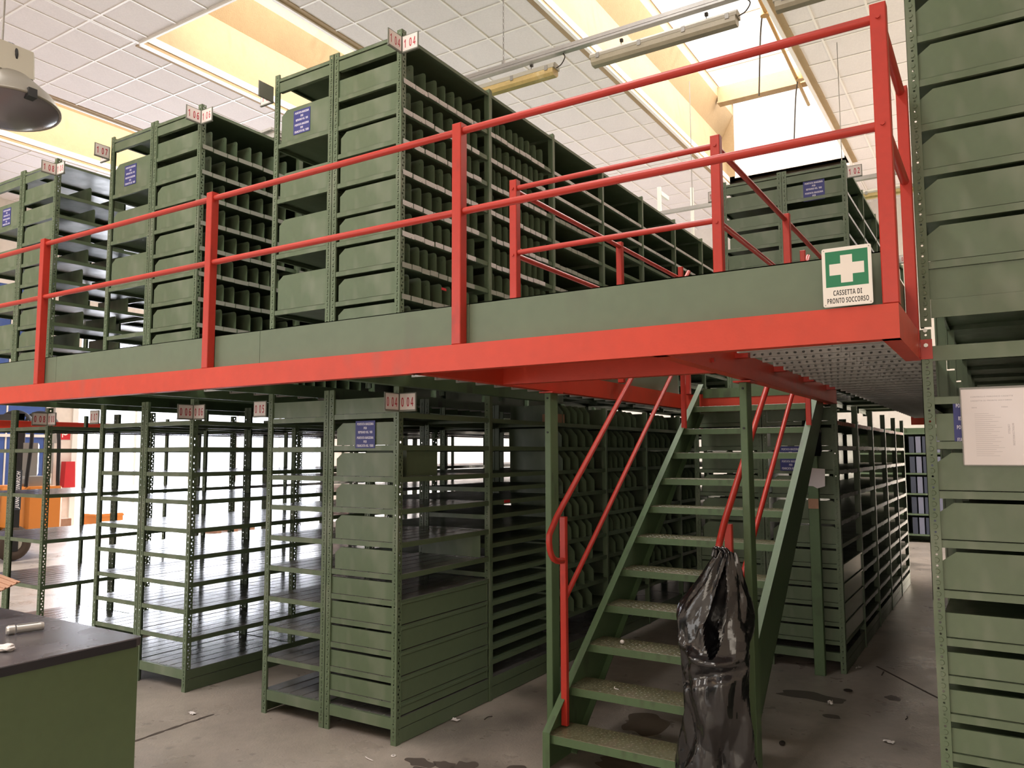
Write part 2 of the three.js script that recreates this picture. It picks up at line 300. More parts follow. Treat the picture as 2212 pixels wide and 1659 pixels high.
    areaLight(b - a - 0.3, zb - za - 0.1, DAY, SKYLIGHT_POWER, [(a + b) / 2, GL - 0.02, (za + zb) / 2], [(a + b) / 2, 0, (za + zb) / 2]);
  }
  struct('roof_slab'); mesh('slab', B(WX0 - 0.4, WX1 + 0.4, ROOF, ROOF + 0.2, WZ0 - 0.4, WZ1 + 0.4), M.wall, scene.children.at(-1));
}

// ---------------------------------------------------------------- storage racks
// one slotted upright (an angle): flange facing +z with round holes and pressed half-moons, flange along -z with slots
function uprightGeo(h, fine, mirror) {
  const W = 0.04, t = 0.0022, parts = [], p = 0.0435;
  if (fine) {
    const s = poly([[0, 0], [W, 0], [W, h], [0, h]]);
    for (let y = 0.03; y < h - 0.015; y += p) holeAt(s, 0.021, y, 0.0047);
    parts.push(ext(s, t).translate(0, 0, -t));
    for (let y = 0.03 + p / 2; y < h - 0.02; y += p) parts.push(new THREE.CylinderGeometry(0.0085, 0.0105, 0.0035, 8, 1, false, -0.55, PI + 1.1).rotateX(PI / 2).translate(0.02, y, 0.0015));
    const q = poly([[0, 0], [W, 0], [W, h], [0, h]]);
    for (let y = 0.02; y < h - 0.02; y += p) { holeAt(q, 0.018, y, 0.0085, 0.0088, 4); holeAt(q, 0.027, y + p / 2, 0.0062, 0.0064, 4); }
    parts.push(ext(q, t).rotateY(PI / 2).translate(0, 0, 0));
    parts.push(B(W - t, W, 0, h, -0.012, -t), B(t, 0.012, 0, h, -W, -W + t));
  } else parts.push(B(0, W, 0, h, -t, 0), B(0, t, 0, h, -W, -t), B(W - t, W, 0, h, -0.012, -t));
  const g = fuse(parts);
  if (mirror) {
    g.scale(-1, 1, 1);
    const a = g.attributes; for (const k of ['position', 'normal', 'uv']) { const n = a[k].itemSize, arr = a[k].array; for (let i = 0; i < a[k].count; i += 3) for (let c = 0; c < n; c++) { const u = arr[(i + 1) * n + c]; arr[(i + 1) * n + c] = arr[(i + 2) * n + c]; arr[(i + 2) * n + c] = u; } }
  }
  return ready(boxUV(g));
}
const upCache = {};
const upright = (h, fine, mirror) => upCache[`${h}${fine}${mirror}`] ??= uprightGeo(h, fine, mirror);
const geoCache = {};
const cached = (key, make) => geoCache[key] ??= shared(make());
// a tray shelf: thin deck with lips turned down all round
function shelfGeo(w, l, lip, planked) {
  return cached(`shelf${w.toFixed(3)}_${l.toFixed(3)}_${lip}_${planked}`, () => {
    const t = 0.0016, g = [B(0, w, 0, lip, -0.002, 0), B(0, w, 0, lip, -l, -l + 0.002), B(0, 0.002, 0, lip, -l, 0), B(w - 0.002, w, 0, lip, -l, 0),
      B(0.002, 0.016, 0, t, -l, 0), B(w - 0.016, w - 0.002, 0, t, -l, 0), B(0, w, 0, t, -0.016, -0.002)];
    if (!planked) g.push(B(0, w, lip - t, lip, -l, 0)); else g.push(B(0.002, w - 0.002, lip - 0.011, lip - 0.009, -l + 0.002, -0.002));
    return g;
  });
}
const plankGeo = (w, l) => cached(`plank${w.toFixed(4)}_${l.toFixed(3)}`, () => [extZ([[0.002, -0.009], [0.002, -0.002], [0.005, 0.0015], [w - 0.007, 0.0015], [w - 0.003, -0.002], [w - 0.003, -0.009]], -l + 0.004, -0.004)]);
function endPanelGeo(w, h, cl, cr) {
  return cached(`end${w.toFixed(3)}_${h.toFixed(3)}_${cl}_${cr}`, () => {
    const s = poly([[0, 0], [w, 0], [w, h - cr], [w - cr * 1.35, h], [cl * 1.35, h], [0, h - cl]]);
    return [ext(s, 0.0016), B(cl * 1.4, w - cr * 1.4, h - 0.002, h, -0.012, 0)];
  });
}
const dividerGeo = (d, h, cut) => cached(`div${d}_${h}_${cut}`, () => { const s = cut ? poly([[0, 0], [d, 0], [d, h - 0.06], [d - 0.055, h], [0, h]]) : poly([[0, 0], [d, 0], [d, h - 0.022], [d - 0.007, h - 0.007], [d - 0.022, h], [0, h]]); holeAt(s, d - 0.03, h - (cut ? 0.055 : 0.03), 0.003); return [ext(s, 0.0016), B(0, d, 0, 0.002, -0.014, 0)]; });
const backGeo = (h, l) => cached(`back${h}_${l}`, () => [B(0, 0.0016, 0, h, -l, 0)]);

/* rack options: x0, x1 (sides), z (front), n bays, y (foot), top (height of uprights), levels: [[lip bottom, end panel top | 0]...],
   side: +1 | -1 (open long side), bayLevels(k) -> lip bottoms, dividers(k, i) -> count, labels(k, i) -> 'white'|'old'|'strip'|null, back, planks bays */
function makeRack(o) {
  const t = thing('storage_rack', o.label, 'shelving rack', [o.x0, o.y, o.z], o.y ? 'green racks on the mezzanine' : 'green racks on the ground floor');
  const W = o.x1 - o.x0, H = +(o.top - o.y).toFixed(3), lip = 0.03;
  const zk = k => k ? -(0.025 + k * BAY) : 0;
  for (let k = 0; k <= o.n; k++) {
    const fine = k === 0 || k <= (o.fineTo ?? 0);
    for (const s of [0, 1]) { const m = mesh('upright', upright(H, fine, s === 1), M.green, t); m.position.set(s ? W : 0, 0, zk(k)); }
    if (k && k < o.n && o.edge !== false) { const m = mesh('upright_edge', cached('edge' + H, () => [B(-0.004, 0.004, 0, H, -0.012, 0.012)]), M.green, t); m.position.set(o.side > 0 ? W + 0.003 : -0.003, 0, zk(k) - 0.006); }
  }
  const r = mulberry(o.seed ?? 1);
  for (let k = 0; k < o.n; k++) {
    const za = zk(k) - 0.004, l = zk(k) - zk(k + 1) - 0.002;
    const lv = o.bayLevels ? o.bayLevels(k) : o.levels.map(q => q[0]);
    lv.forEach((y, i) => {
      const planked = k < (o.planks ?? 0);
      const m = mesh('shelf', shelfGeo(W - 0.006, l, lip, planked), planked ? M.green : (o.shelfMat ?? M.green), t); m.position.set(0.003, y - o.y, za);
      if (planked) { const np = 5, pw = (W - 0.006) / np; for (let q = 0; q < np; q++) { const p = mesh('shelf_plank', plankGeo(pw, l), M.plank, m); p.position.set(q * pw, lip, 0); } }
      const nd = o.dividers ? o.dividers(k, i) : 0, xf = o.side > 0 ? W - 0.006 : 0;
      let gaps = [];
      if (nd) {
        let zz = 0.0; const h = o.divH ?? 0.135, D = 0.5;
        for (let q = 0; q < nd; q++) {
          const step = (l - (o.divGap ?? 0.12)) / nd * (0.8 + 0.4 * r()); zz += step; if (zz > l - 0.05) break; gaps.push(zz);
          const dv = mesh('divider', dividerGeo(Math.min(D, W - 0.03), h, o.y < 1), M.green, m); if (o.side > 0) dv.position.set(xf - Math.min(D, W - 0.03) - 0.012, lip, -zz); else { dv.rotation.y = PI; dv.position.set(Math.min(D, W - 0.03) + 0.012, lip, -zz); }
        }
      }
      const kind = o.labels ? o.labels(k, i) : null;
      if (kind && kind !== 'strip') {
        const mat = kind === 'white' ? M.label : kind === 'red' ? M.labelRed : M.labelOld; let a = 0.012; const ends = gaps.length ? [...gaps, ...(gaps.at(-1) < l - 0.2 ? [gaps.at(-1) + 0.1] : [])] : Array.from({ length: 8 }, (_, q) => (q + 1) * l / 9);
        for (const e of ends) { const b = Math.min(e - 0.003, l - 0.01); if (b - a > 0.03) { const dy = (r() - 0.5) * 0.006; const p = mesh('shelf_label', cached(`lab${(b - a).toFixed(2)}`, () => [B(0, 0.0015, 0, 0.031, -(b - a), 0)]), mat, m); p.position.set(xf + (o.side > 0 ? 0.0065 : -0.002), -0.003 + dy, -a); } a = e + 0.003; }
      } else if (kind === 'strip') { const p = mesh('shelf_label', cached(`strip${l.toFixed(3)}`, () => [B(0, 0.0015, 0, 0.026, -l + 0.03, -0.02)]), M.label, m); p.position.set(xf + (o.side > 0 ? 0.0065 : -0.002), 0.001, 0); }
    });
    if (o.back) { const m = mesh('back_panel', backGeo(H - 0.05, l), M.green, t); m.position.set(o.side > 0 ? 0.001 : W - 0.003, 0.02, za); }
    if (o.kick && lv.length) { const m = mesh('kick_plate', cached(`kick${l.toFixed(3)}`, () => [B(0, 0.002, 0.004, 0.084, -l, 0), B(0, 0.003, 0.088, 0.146, -l, 0)]), M.green, t); m.position.set(o.side > 0 ? W - 0.004 : 0.002, 0, za); const s = mesh('shelf', shelfGeo(W - 0.006, l - 0.012, 0.03, k < (o.planks ?? 0)), k < (o.planks ?? 0) ? M.green : M.plank, t); s.position.set(0.003, 0.116, za - 0.012); if (k < (o.planks ?? 0)) { const np = 5, pw = (W - 0.006) / np; for (let q = 0; q < np; q++) { const p = mesh('shelf_plank', plankGeo(pw, l - 0.012), M.plank, s); p.position.set(q * pw, 0.03, 0); } } }
    if (o.topShelf) { const m = mesh('top_shelf', shelfGeo(W + 0.004, l + 0.004, 0.022, false), M.green, t); m.position.set(-0.002, o.topShelf - o.y, za + 0.002); }
    if (o.fronts && o.fronts(k)) for (const [a, b] of o.fronts(k)) { const m = mesh('front_panel', cached(`front${l.toFixed(3)}_${(b - a).toFixed(3)}`, () => [B(0, 0.002, 0.006, b - a - 0.018, -l + 0.03, -0.03), extZ([[0, b - a - 0.018], [0.009, b - a - 0.012], [0.009, b - a], [0, b - a]], -l + 0.03, -0.03), B(0.002, 0.006, 0.006, b - a - 0.012, -0.036, -0.03), B(0.002, 0.006, 0.006, b - a - 0.012, -l + 0.03, -l + 0.036)]), o.frontMat ?? M.green, t); m.position.set(o.side > 0 ? W - 0.004 : 0, a - o.y, za); }
  }
  // end panels and the end lip of each level
  for (const [y, top] of o.levels) {
    const a = y + lip + 0.003; if (!top) continue;
    const tall = top - a > 0.125, c = tall ? 0.036 : 0, ins = tall ? o.inset ?? 0.062 : 0.041; const m = mesh('end_panel', endPanelGeo(W - ins - 0.006, top - a, c, c), M.green, t); m.position.set(ins, a - o.y, -0.0125);
  }
  if (o.cross) { const m = mesh('cross_beam', [B(0.041, W - 0.041, o.cross[0] - o.y, o.cross[1] - o.y, -0.012, -0.004), B(0.041, W - 0.041, o.cross[0] - o.y, o.cross[0] - o.y + 0.003, -0.03, -0.012)], M.green, t); }
  if (o.base) mesh('base_beam', [B(0.041, W - 0.041, 0.084, 0.147, -0.010, -0.004), B(0.041, W - 0.041, 0.144, 0.147, -0.04, -0.01)], M.green, t);
  for (const f of o.extra ?? []) f(t, W);
  return t;
}
const UP_R = [[3.911, 4.057], [3.72, 3.86], [3.53, 3.70], [3.337, 3.505], [3.147, 3.315], [2.957, 3.129], [2.765, 2.937], [2.573, 2.742], [2.381, 2.552], [2.19, 2.36]];
const UP_L = [[3.721, 3.978], [3.336, 3.536], [2.954, 3.216], [2.572, 2.834], [2.19, 2.45]];
const UP_L7 = [[3.721, 3.998], [3.336, 3.598], [2.954, 3.217], [2.56, 0], [2.19, 2.45]];
const LO_R = [[1.86, 1.985], [1.668, 1.837], [1.482, 1.655], [1.294, 1.466], [1.102, 1.277], [0.92, 1.084], [0.772, 0.902], [0.628, 0.758], [0.484, 0.612], [0.34, 0.466], [0.202, 0.322]];
const LO_L = [[1.849, 1.985], [1.662, 0], [1.481, 0], [1.289, 0], [1.093, 0], [0.90, 0], [0.705, 0], [0.518, 0], [0.324, 0]];
const LO_O = [[1.86, 0], [1.67, 0], [1.49, 0], [1.292, 0], [1.09, 0], [0.902, 0], [0.713, 0], [0.528, 0], [0.335, 0]];
const UPY = 2.15, UPT = 4.245, LOT = 2.045;
const upper = { y: UPY, top: UPT, topShelf: 4.193, cross: [4.117, 4.184], n: 9 };
const lower = { y: 0, top: LOT, n: 9, base: true, kick: true };
const L = {
  104: 'tallest green mezzanine rack with number plates 104 and white labels along its side',
  105: 'green mezzanine rack 105 with open slots between its end panels, joined to rack 104',
  106: 'green mezzanine rack with number plates 106 on its corner, left of rack 105',
  107: 'green mezzanine rack with plate 107 and a blue load sign, beside rack 106',
  108: 'green mezzanine rack with number plates 108, daylight glinting through its shelves',
  109: 'green mezzanine rack joined to rack 108, cut by the left picture edge',
};
const low01 = k => (k < 2 ? 8 : 0);
makeRack({ ...upper, x0: -3.572, x1: -3.0, z: ZF, levels: UP_R, side: 1, seed: 104, label: L[104], back: true, dividers: k => (k === 0 ? 8 : k === 1 ? 9 : 0), labels: (k, i) => (k < 2 ? (i < 6 ? 'white' : 'old') : i < 2 ? 'strip' : k < 3 ? 'old' : null) });
makeRack({ ...upper, x0: -4.13, x1: -3.576, z: ZF, levels: UP_L, side: -1, seed: 105, label: L[105], back: false });
makeRack({ ...upper, x0: -5.51, x1: -4.925, z: ZF, levels: UP_R, side: 1, seed: 106, label: L[106], back: true, dividers: k => (k === 0 ? 7 : k === 1 ? 6 : 0), labels: (k) => (k < 2 ? 'old' : null) });
makeRack({ ...upper, x0: -6.09, x1: -5.514, z: ZF, levels: UP_L7, side: -1, seed: 107, label: L[107] });
makeRack({ ...upper, x0: -7.50, x1: -6.915, z: ZF, levels: UP_R, side: 1, seed: 108, label: L[108], dividers: k => (k < 3 ? 2 : 0), labels: () => null, divGap: 0.3 });
makeRack({ ...upper, x0: -8.08, x1: -7.504, z: ZF, levels: UP_L, side: -1, seed: 109, label: L[109] });
const Z2 = -7.32, Z2L = -6.4;
const UP_R2 = UP_R.map(([a, b]) => [a + 0.022, b + 0.01]);
makeRack({ ...upper, n: 5, x0: -1.63, x1: -1.075, z: Z2, levels: UP_R2.map(([a, b], i) => [a, i ? b : 4.09]), side: 1, seed: 102, label: 'green mezzanine rack behind the stair guard rail, plate 102 on its right corner', back: true, labels: (k, i) => (i < 3 ? 'strip' : null) });
makeRack({ ...upper, n: 5, x0: -2.19, x1: -1.634, z: Z2, levels: UP_R2.map(([a, b], i) => [a, i ? b : 4.09]), side: -1, seed: 103, label: 'green mezzanine rack beside rack 102, partly behind the inner red guard post' });
// lower level
const bay2 = [1.86, 1.668, 1.482, 1.386, 1.294, 1.2, 1.102, 1.005, 0.908, 0.811, 0.714, 0.617, 0.52, 0.423, 0.326, 0.229];
makeRack({ ...lower, x0: -3.565, x1: -2.998, z: ZF, levels: LO_R, side: 1, seed: 4, label: 'green ground floor rack with plates 004, closed panels at the foot of its long side', planks: 1, fineTo: 1,
  bayLevels: k => (k === 1 ? bay2 : k === 0 ? LO_R.map(q => q[0]) : LO_R.slice(0, 6).map(q => q[0]).concat([0.728, 0.536, 0.344])), dividers: (k, i) => (k > 1 && k < 6 ? (i < 6 ? 5 : 4) : 0), divGap: 0.25, divH: 0.152,
  fronts: k => (k === 0 ? [[0.66, 0.792], [0.516, 0.648], [0.372, 0.504], [0.232, 0.36], [0.152, 0.22]] : null),
  extra: [(t, W) => { const m = mesh('box_divider', [B(0, 0.32, 0, 0.175, -0.0016, 0), B(0, 0.002, 0, 0.175, -0.42, 0), B(0.32, 0.322, 0, 0.15, -0.3, 0)], M.green, t); m.position.set(W - 0.36, 1.515, -0.12); const d = mesh('divider', dividerGeo(0.5, 0.18), M.green, t); d.position.set(W - 0.51, 0.955, -0.86); }] });
makeRack({ ...lower, x0: -4.122, x1: -3.569, z: ZF, levels: LO_L, side: -1, seed: 5, label: 'open green ground floor rack with plate 005, back to back with rack 004', planks: 1, fineTo: 2 });
makeRack({ ...lower, x0: -5.49, x1: -4.905, z: ZF, levels: LO_O, side: 1, seed: 6, label: 'open ground floor rack with plates 006, empty plank shelves against daylight', planks: 2, fineTo: 3, edge: false, shelfMat: M.plank });
makeRack({ ...lower, x0: -6.08, x1: -5.494, z: ZF, levels: LO_O, side: -1, seed: 7, label: 'open ground floor rack with plate 007, empty shelves back to back with rack 006', planks: 2, fineTo: 3, edge: false, shelfMat: M.plank });
const LO_8 = [[1.86, 0], [1.67, 0], [1.285, 0], [0.905, 0], [0.527, 0]];
makeRack({ ...lower, n: 6, x0: -7.44, x1: -6.86, z: ZF, levels: LO_8, side: 1, seed: 8, label: 'open ground floor rack with plates 008, only a few wide-spaced shelves', planks: 2, fineTo: 3, edge: false, shelfMat: M.plank });
makeRack({ ...lower, n: 6, x0: -8.02, x1: -7.444, z: ZF, levels: LO_8, side: -1, seed: 9, label: 'leftmost open ground floor rack, behind the cardboard box on the workbench', planks: 1, fineTo: 2, edge: false, shelfMat: M.plank });
M.greenGloss = std({ map: greenMap, roughness: 0.16, metalness: 0.0 });
makeRack({ ...lower, n: 5, x0: -1.645, x1: -1.08, z: Z2L, levels: LO_R, side: 1, seed: 2, label: 'dark green ground floor rack behind the stairs, white label rows along its aisle side', back: true, labels: (k, i) => (k === 0 && i > 4 ? null : i === 0 ? 'red' : 'white'), dividers: k => 0, frontMat: M.greenGloss,
  fronts: k => (k === 0 ? [[0.66, 0.80], [0.516, 0.656], [0.372, 0.512], [0.232, 0.368]] : null) });
makeRack({ ...lower, n: 5, x0: -2.21, x1: -1.649, z: Z2L, levels: LO_R, side: -1, seed: 3, label: 'dark green ground floor rack seen between the stair treads', dividers: (k, i) => (k === 0 ? 6 : 0) });
// the big rack at the right edge: two storeys of the same end
const RR_U = [[3.915, 4.08], [3.725, 3.90], [3.535, 3.70], [3.342, 3.515], [3.152, 3.325], [2.961, 3.135], [2.77, 2.943], [2.578, 2.752], [2.386, 2.56]];
const RR_L = [[1.838, 0], [1.66, 1.80], [1.466, 1.645], [1.275, 1.45], [1.082, 1.26], [0.90, 1.025], [0.758, 0.875], [0.615, 0.733], [0.468, 0.59], [0.325, 0.445], [0.185, 0.30]];
const rrx = [-0.265, 0.31];
makeRack({ ...upper, n: 9, x0: rrx[0], x1: rrx[1], z: ZF, levels: RR_U, side: -1, seed: 100, back: true, inset: 0.04, label: 'upper storey of the large green rack filling the right edge, plain chamfered panels',
  extra: [(t, W) => mesh('end_panel', [B(0.041, W - 0.041, 2.186 - UPY, 2.26 - UPY, -0.012, -0.004), B(0.006, W - 0.006, 2.262 - UPY, 2.384 - UPY, -0.0145, -0.0125)], M.green, t)] });
makeRack({ ...lower, n: 9, x0: rrx[0] - 0.003, x1: rrx[1], z: ZF, top: 2.14, levels: RR_L, side: -1, seed: 1, inset: 0.04, label: 'lower storey of the large green rack at the right edge, document sheet taped to it', back: true,
  extra: [(t, W) => { mesh('cross_beam', [B(0.041, W - 0.041, 2.012, 2.072, -0.012, -0.004), B(0.041, W - 0.041, 2.069, 2.072, -0.03, -0.012)], M.green, t);
    mesh('splice_plate', [B(-0.006, 0.043, 2.02, 2.10, 0, 0.004)], M.redRail, t);
    for (const y of [2.075, 2.135]) mesh('bolt', new THREE.CylinderGeometry(0.0085, 0.0085, 0.012, 6).rotateX(PI / 2).translate(0.021, y, 0.008), M.bolt, t); }] });
// far rack closing the aisle
{
  const t = thing('storage_rack', 'dark shelving with grey binders closing the far end of the right aisle', 'shelving rack', [-2.6, 0, -16.2]);
  for (const x of [0, 1, 2, 3, 4]) mesh('upright', B(x - 0.02, x + 0.02, 0, 2.1, -0.5, 0), M.green, t);
  for (let i = 0; i < 6; i++) mesh('shelf', B(0, 4, 0.12 + i * 0.37, 0.15 + i * 0.37, -0.5, 0), M.green, t);
  mesh('back_panel', B(0, 4, 0, 2.1, -0.52, -0.5), M.green, t);
  const binder = std({ color: 0x3d4250, roughness: 0.6 }), binder2 = std({ color: 0x77798a, roughness: 0.6 });
  for (let i = 0; i < 5; i++) for (let k = 0; k < 7; k++) { const x = 1.1 + k * 0.11; const m = mesh('binder', cached('binder', () => [chamferBox(0, 0.085, 0, 0.3, -0.28, 0, 0.003)]), k % 3 === 1 ? binder2 : binder, t); m.position.set(x, 0.15 + i * 0.37, -0.02); }
}

// ---------------------------------------------------------------- number plates and load signs
function numTex(txt) {
  return canvasTex(256, 192, (g, w, h) => {
    g.fillStyle = '#e6dcd8'; g.fillRect(0, 0, w, h);
    g.fillStyle = '#b3303c'; g.font = 'bold 150px sans-serif'; g.textAlign = 'center'; g.textBaseline = 'middle';
    [...txt].forEach((c, i) => { if (c === ' ') return; g.save(); g.translate([44, 138, 206][i] ?? 0, h / 2 + 4); g.scale(0.56, 1.02); g.fillText(c, 0, 0); g.restore(); });
  });
}
const numMats = {}, numMat = t => numMats[t] ??= std({ map: numTex(t), roughness: 0.45 });
const plateW = 0.125, plateH = 0.105;
const platePrint = (() => { const g = new THREE.PlaneGeometry(plateW - 0.012, plateH - 0.012); return g; })();
// faces: list of [direction 'x+' 'x-' 'z+', printed side]; the bracket sits on a rack corner
function numberSign(txt, at, faces, label) {
  const t = thing('number_sign', label, 'sign', at, 'rack number plates');
  for (const [dir, prints] of faces) {
    const p = new THREE.Group(); p.name = 'sign_plate'; t.add(p);
    const along = { 'x+': [plateW / 2 + 0.004, 0, 0, 0], 'x-': [-plateW / 2 - 0.004, 0, 0, 0], 'z+': [0, 0, plateW / 2 + 0.004, PI / 2] }[dir];
    p.position.set(along[0], 0, along[2]); p.rotation.y = along[3];
    mesh('backing', [chamferBox(-plateW / 2, plateW / 2, -plateH / 2, plateH / 2, -0.004, 0.004, 0.0015), B(-plateW / 2, plateW / 2, -plateH / 2 - 0.004, -plateH / 2 + 0.004, -0.006, 0.008)], M.plate, p);
    for (const s of prints) { const f = new THREE.Mesh(platePrint, numMat(txt)); f.name = 'print'; f.position.z = s * 0.0046; if (s < 0) f.rotation.y = PI; f.castShadow = f.receiveShadow = true; p.add(f); }
  }
  return t;
}
const where = { 104: 'red number 104 plates on the tallest rack corner beside the hanging lights', 106: 'red number 106 plates on a mezzanine rack corner, second from the left', 108: 'red number 108 plates on the mezzanine rack corner near the left edge' };
for (const [n, x] of [['104', -2.996], ['106', -4.92], ['108', -6.91]]) numberSign(n, [x, 4.135, ZF + 0.006], [['z+', [1]], ['x+', [1]]], where[n]);
numberSign('105', [-4.137, 4.11, ZF + 0.006], [['z+', []], ['x-', [1]]], 'dark back of the number 105 sign bracket left of rack 105');
numberSign('107', [-6.097, 4.11, ZF + 0.006], [['z+', [1]], ['x-', [1]]], 'red number 107 plate sticking out left of rack 107');
numberSign('102', [-1.07, 4.125, Z2 + 0.006], [['x+', [1]]], 'red number 102 plate beside the tall red corner post');
numberSign('103', [-2.195, 4.125, Z2 + 0.006], [['x-', [1]]], 'number plate half hidden behind the inner red guard post');
for (const [n, x, w] of [['004', -2.992, 'bright red 004 plates on the corner of rack 004 under the red beam'], ['006', -4.9, 'dim red 006 plates under the mezzanine, between plates 007 and 005'], ['008', -6.855, 'dim red 008 plates under the mezzanine, nearest the left edge']])
  numberSign(n[0] + ' ' + n[2] === 'x' ? n : n, [x, 1.95, ZF + 0.006], [['z+', [1]], ['x+', [1]]], w);
numberSign('005', [-4.128, 1.95, ZF + 0.006], [['x-', [1]]], 'dim red 005 plate left of the open rack beside plates 006');
numberSign('007', [-6.085, 1.95, ZF + 0.006], [['x-', [1]]], 'dim red 007 plate between plates 008 and 006');
numberSign('102', [-1.066, 4.12, Z2 - 3.735], [['x+', [1]]], 'small red 02 plate seen between the two red corner posts');

const loadTex = canvasTex(512, 512, (g, w, h) => {
  g.fillStyle = '#33387c'; g.fillRect(0, 0, w, h); g.fillStyle = '#e3e0ea'; g.textAlign = 'center'; g.textBaseline = 'middle'; g.font = 'bold 62px sans-serif';
  [['PORTATA MASSIMA', 60], ['PER', 136], ['RIPIANO KG. 100', 212], ['PORTATA MASSIMA', 316], ['PER', 390], ['FIANCATA KG. 1500', 464]].forEach(([s, y]) => { g.save(); g.translate(w / 2, y); g.scale(0.76, 1); g.fillText(s, 0, 0); g.restore(); });
});
const loadMat = std({ map: loadTex, roughness: 0.5 });
function loadSign(at, w, h, label) {
  const m = new THREE.Mesh(new THREE.BoxGeometry(w, h, 0.0012), [M.blue, M.blue, M.blue, M.blue, loadMat, M.blue]); m.name = numbered('load_sign'); m.position.set(...at); m.castShadow = m.receiveShadow = true; scene.add(m);
  return tag(m, label, 'sign', 'blue load limit signs');
}
loadSign([-3.872, 3.868, ZF - 0.009], 0.157, 0.165, 'blue load limit sign on the top end panel of rack 105, beside its dark bracket');
loadSign([-5.82, 3.88, ZF - 0.009], 0.157, 0.165, 'blue load limit sign on the top end panel of rack 107');
loadSign([-7.78, 3.86, ZF - 0.009], 0.15, 0.165, 'blue load limit sign on the rack at the left edge of the mezzanine');
loadSign([-3.262, 1.765, ZF - 0.002], 0.157, 0.165, 'blue load limit sign on the ground floor rack below plates 004');
loadSign([-1.352, 4.02, Z2 - 0.009], 0.185, 0.185, 'blue load limit sign on mezzanine rack 102 behind the guard rail');
loadSign([-1.43, 1.60, Z2L + 0.003], 0.16, 0.19, 'blue load limit sign glimpsed between the stair treads');
loadSign([-0.105, 1.765, ZF - 0.0085], 0.12, 0.17, 'blue load limit sign almost covered by the taped document sheet');

// ---------------------------------------------------------------- mezzanine
{
  const t = thing('mezzanine', 'red steel edge beam and cross beams of the mezzanine with green toe boards', 'mezzanine');
  const XL = -11.85, XR = -0.267, y0 = 2.015, y1 = 2.13, b = 0.055;
  const chan = (z, s) => [[z, y0], [z, y1], [z - s * b, y1], [z - s * b, y1 - 0.006], [z - s * 0.006, y1 - 0.006], [z - s * 0.006, y0 + 0.006], [z - s * b, y0 + 0.006], [z - s * b, y0]];
  mesh('edge_beam', [extX(chan(ZM, 1), XL, XR)], M.red, t);
  const zchan = (x, s, za, zb) => extZ([[x, y0], [x, y1], [x - s * b, y1], [x - s * b, y1 - 0.006], [x - s * 0.006, y1 - 0.006], [x - s * 0.006, y0 + 0.006], [x - s * b, y0 + 0.006], [x - s * b, y0]], za, zb);
  mesh('side_beam', [zchan(XR, 1, ZF + 0.012, ZM - 0.002)], M.red, t);
  mesh('side_beam', [zchan(XL, -1, -11.9, ZM - 0.002)], M.red, t);
  mesh('cross_beam', [zchan(-2.25, 1, -6.36, ZM - 0.008)], M.red, t);
  mesh('cross_beam', [zchan(-1.062, 1, -6.33, ZM - 0.008)], M.red, t);
  mesh('cross_beam', [extX(chan(-3.5, 1), -2.25, -1.118)], M.red, t);
  mesh('cross_beam', [extX(chan(-6.31, 1), -2.25, -1.062)], M.red, t);
  mesh('far_beam', [extX(chan(-11.9, 1), -1.06, -0.28)], M.red, t);
  mesh('far_beam', [extX(chan(-11.9, 1), XL, -2.25)], M.red, t);
  for (let i = 0; i < 5; i++) { const z = -2.93 - i * 0.75; mesh('bracket', B(-1.062, -1.0, 2.095, 2.13, z - 0.05, z), M.redRail, t); }
  for (const z of [-3.33]) for (const y of [2.05, 2.1]) mesh('bolt', new THREE.CylinderGeometry(0.011, 0.011, 0.014, 6).rotateZ(PI / 2).translate(-1.055, y, z), M.redRail, t);
  mesh('green_beam', [zchan(-2.945, 1, -5.46, ZM - 0.06).translate(0, 0.028, 0)], M.greenPost, t);
  // further beams between the other aisles, dark from below
  for (const x of [-4.16, -4.86, -6.11, -6.82]) mesh('green_beam', [B(x - 0.02, x + 0.02, 2.05, 2.13, -11.8, ZM - 0.06)], M.greenPost, t);
  // toe boards
  const toe = (x0, x1) => mesh('toe_board', [B(x0, x1, 2.131, 2.318, ZM - 0.058, ZM - 0.054), B(x0, x1, 2.314, 2.318, ZM - 0.068, ZM - 0.054)], M.greenToe, t);
  toe(-11.8, -7.8); toe(-7.797, -5.43); toe(-5.427, -3.385); toe(-3.382, -2.0); toe(-1.997, -0.31);
  mesh('toe_board', [B(-0.318, -0.312, 2.131, 2.318, ZF + 0.03, ZM - 0.06)], M.greenToe, t);
  mesh('toe_board', [B(-2.30, -2.296, 2.131, 2.318, -6.28, -3.56)], M.greenToe, t);
  mesh('toe_board', [B(-1.07, -1.066, 2.131, 2.318, -6.28, -3.56)], M.greenToe, t);
  mesh('toe_board', [B(-2.25, -1.1, 2.131, 2.318, -3.548, -3.544)], M.greenToe, t);
  // columns
  const column = (x0, x1, z, d, y = 2.008) => { mesh('column', [chamferBox(x0, x1, 0, y - 0.008, z - d, z, 0.003)], M.greenPost, t); mesh('cap_plate', B(x0 - 0.025, x1 + 0.025, y - 0.008, y, z - d - 0.02, z + 0.02), M.redRail, t); };
  column(-2.272, -2.232, -3.98, 0.09); column(-1.117, -1.08, -3.93, 0.09); column(-1.28, -1.205, -6.26, 0.05);
  for (const x of [-2.252, -1.098]) for (const y of [1.93, 1.97]) mesh('bolt', new THREE.CylinderGeometry(0.006, 0.006, 0.006, 6).rotateX(PI / 2).translate(x, y - (y > 1.95 ? 0 : 0.16), x < -2 ? -3.978 : -3.928), M.black, t);
}
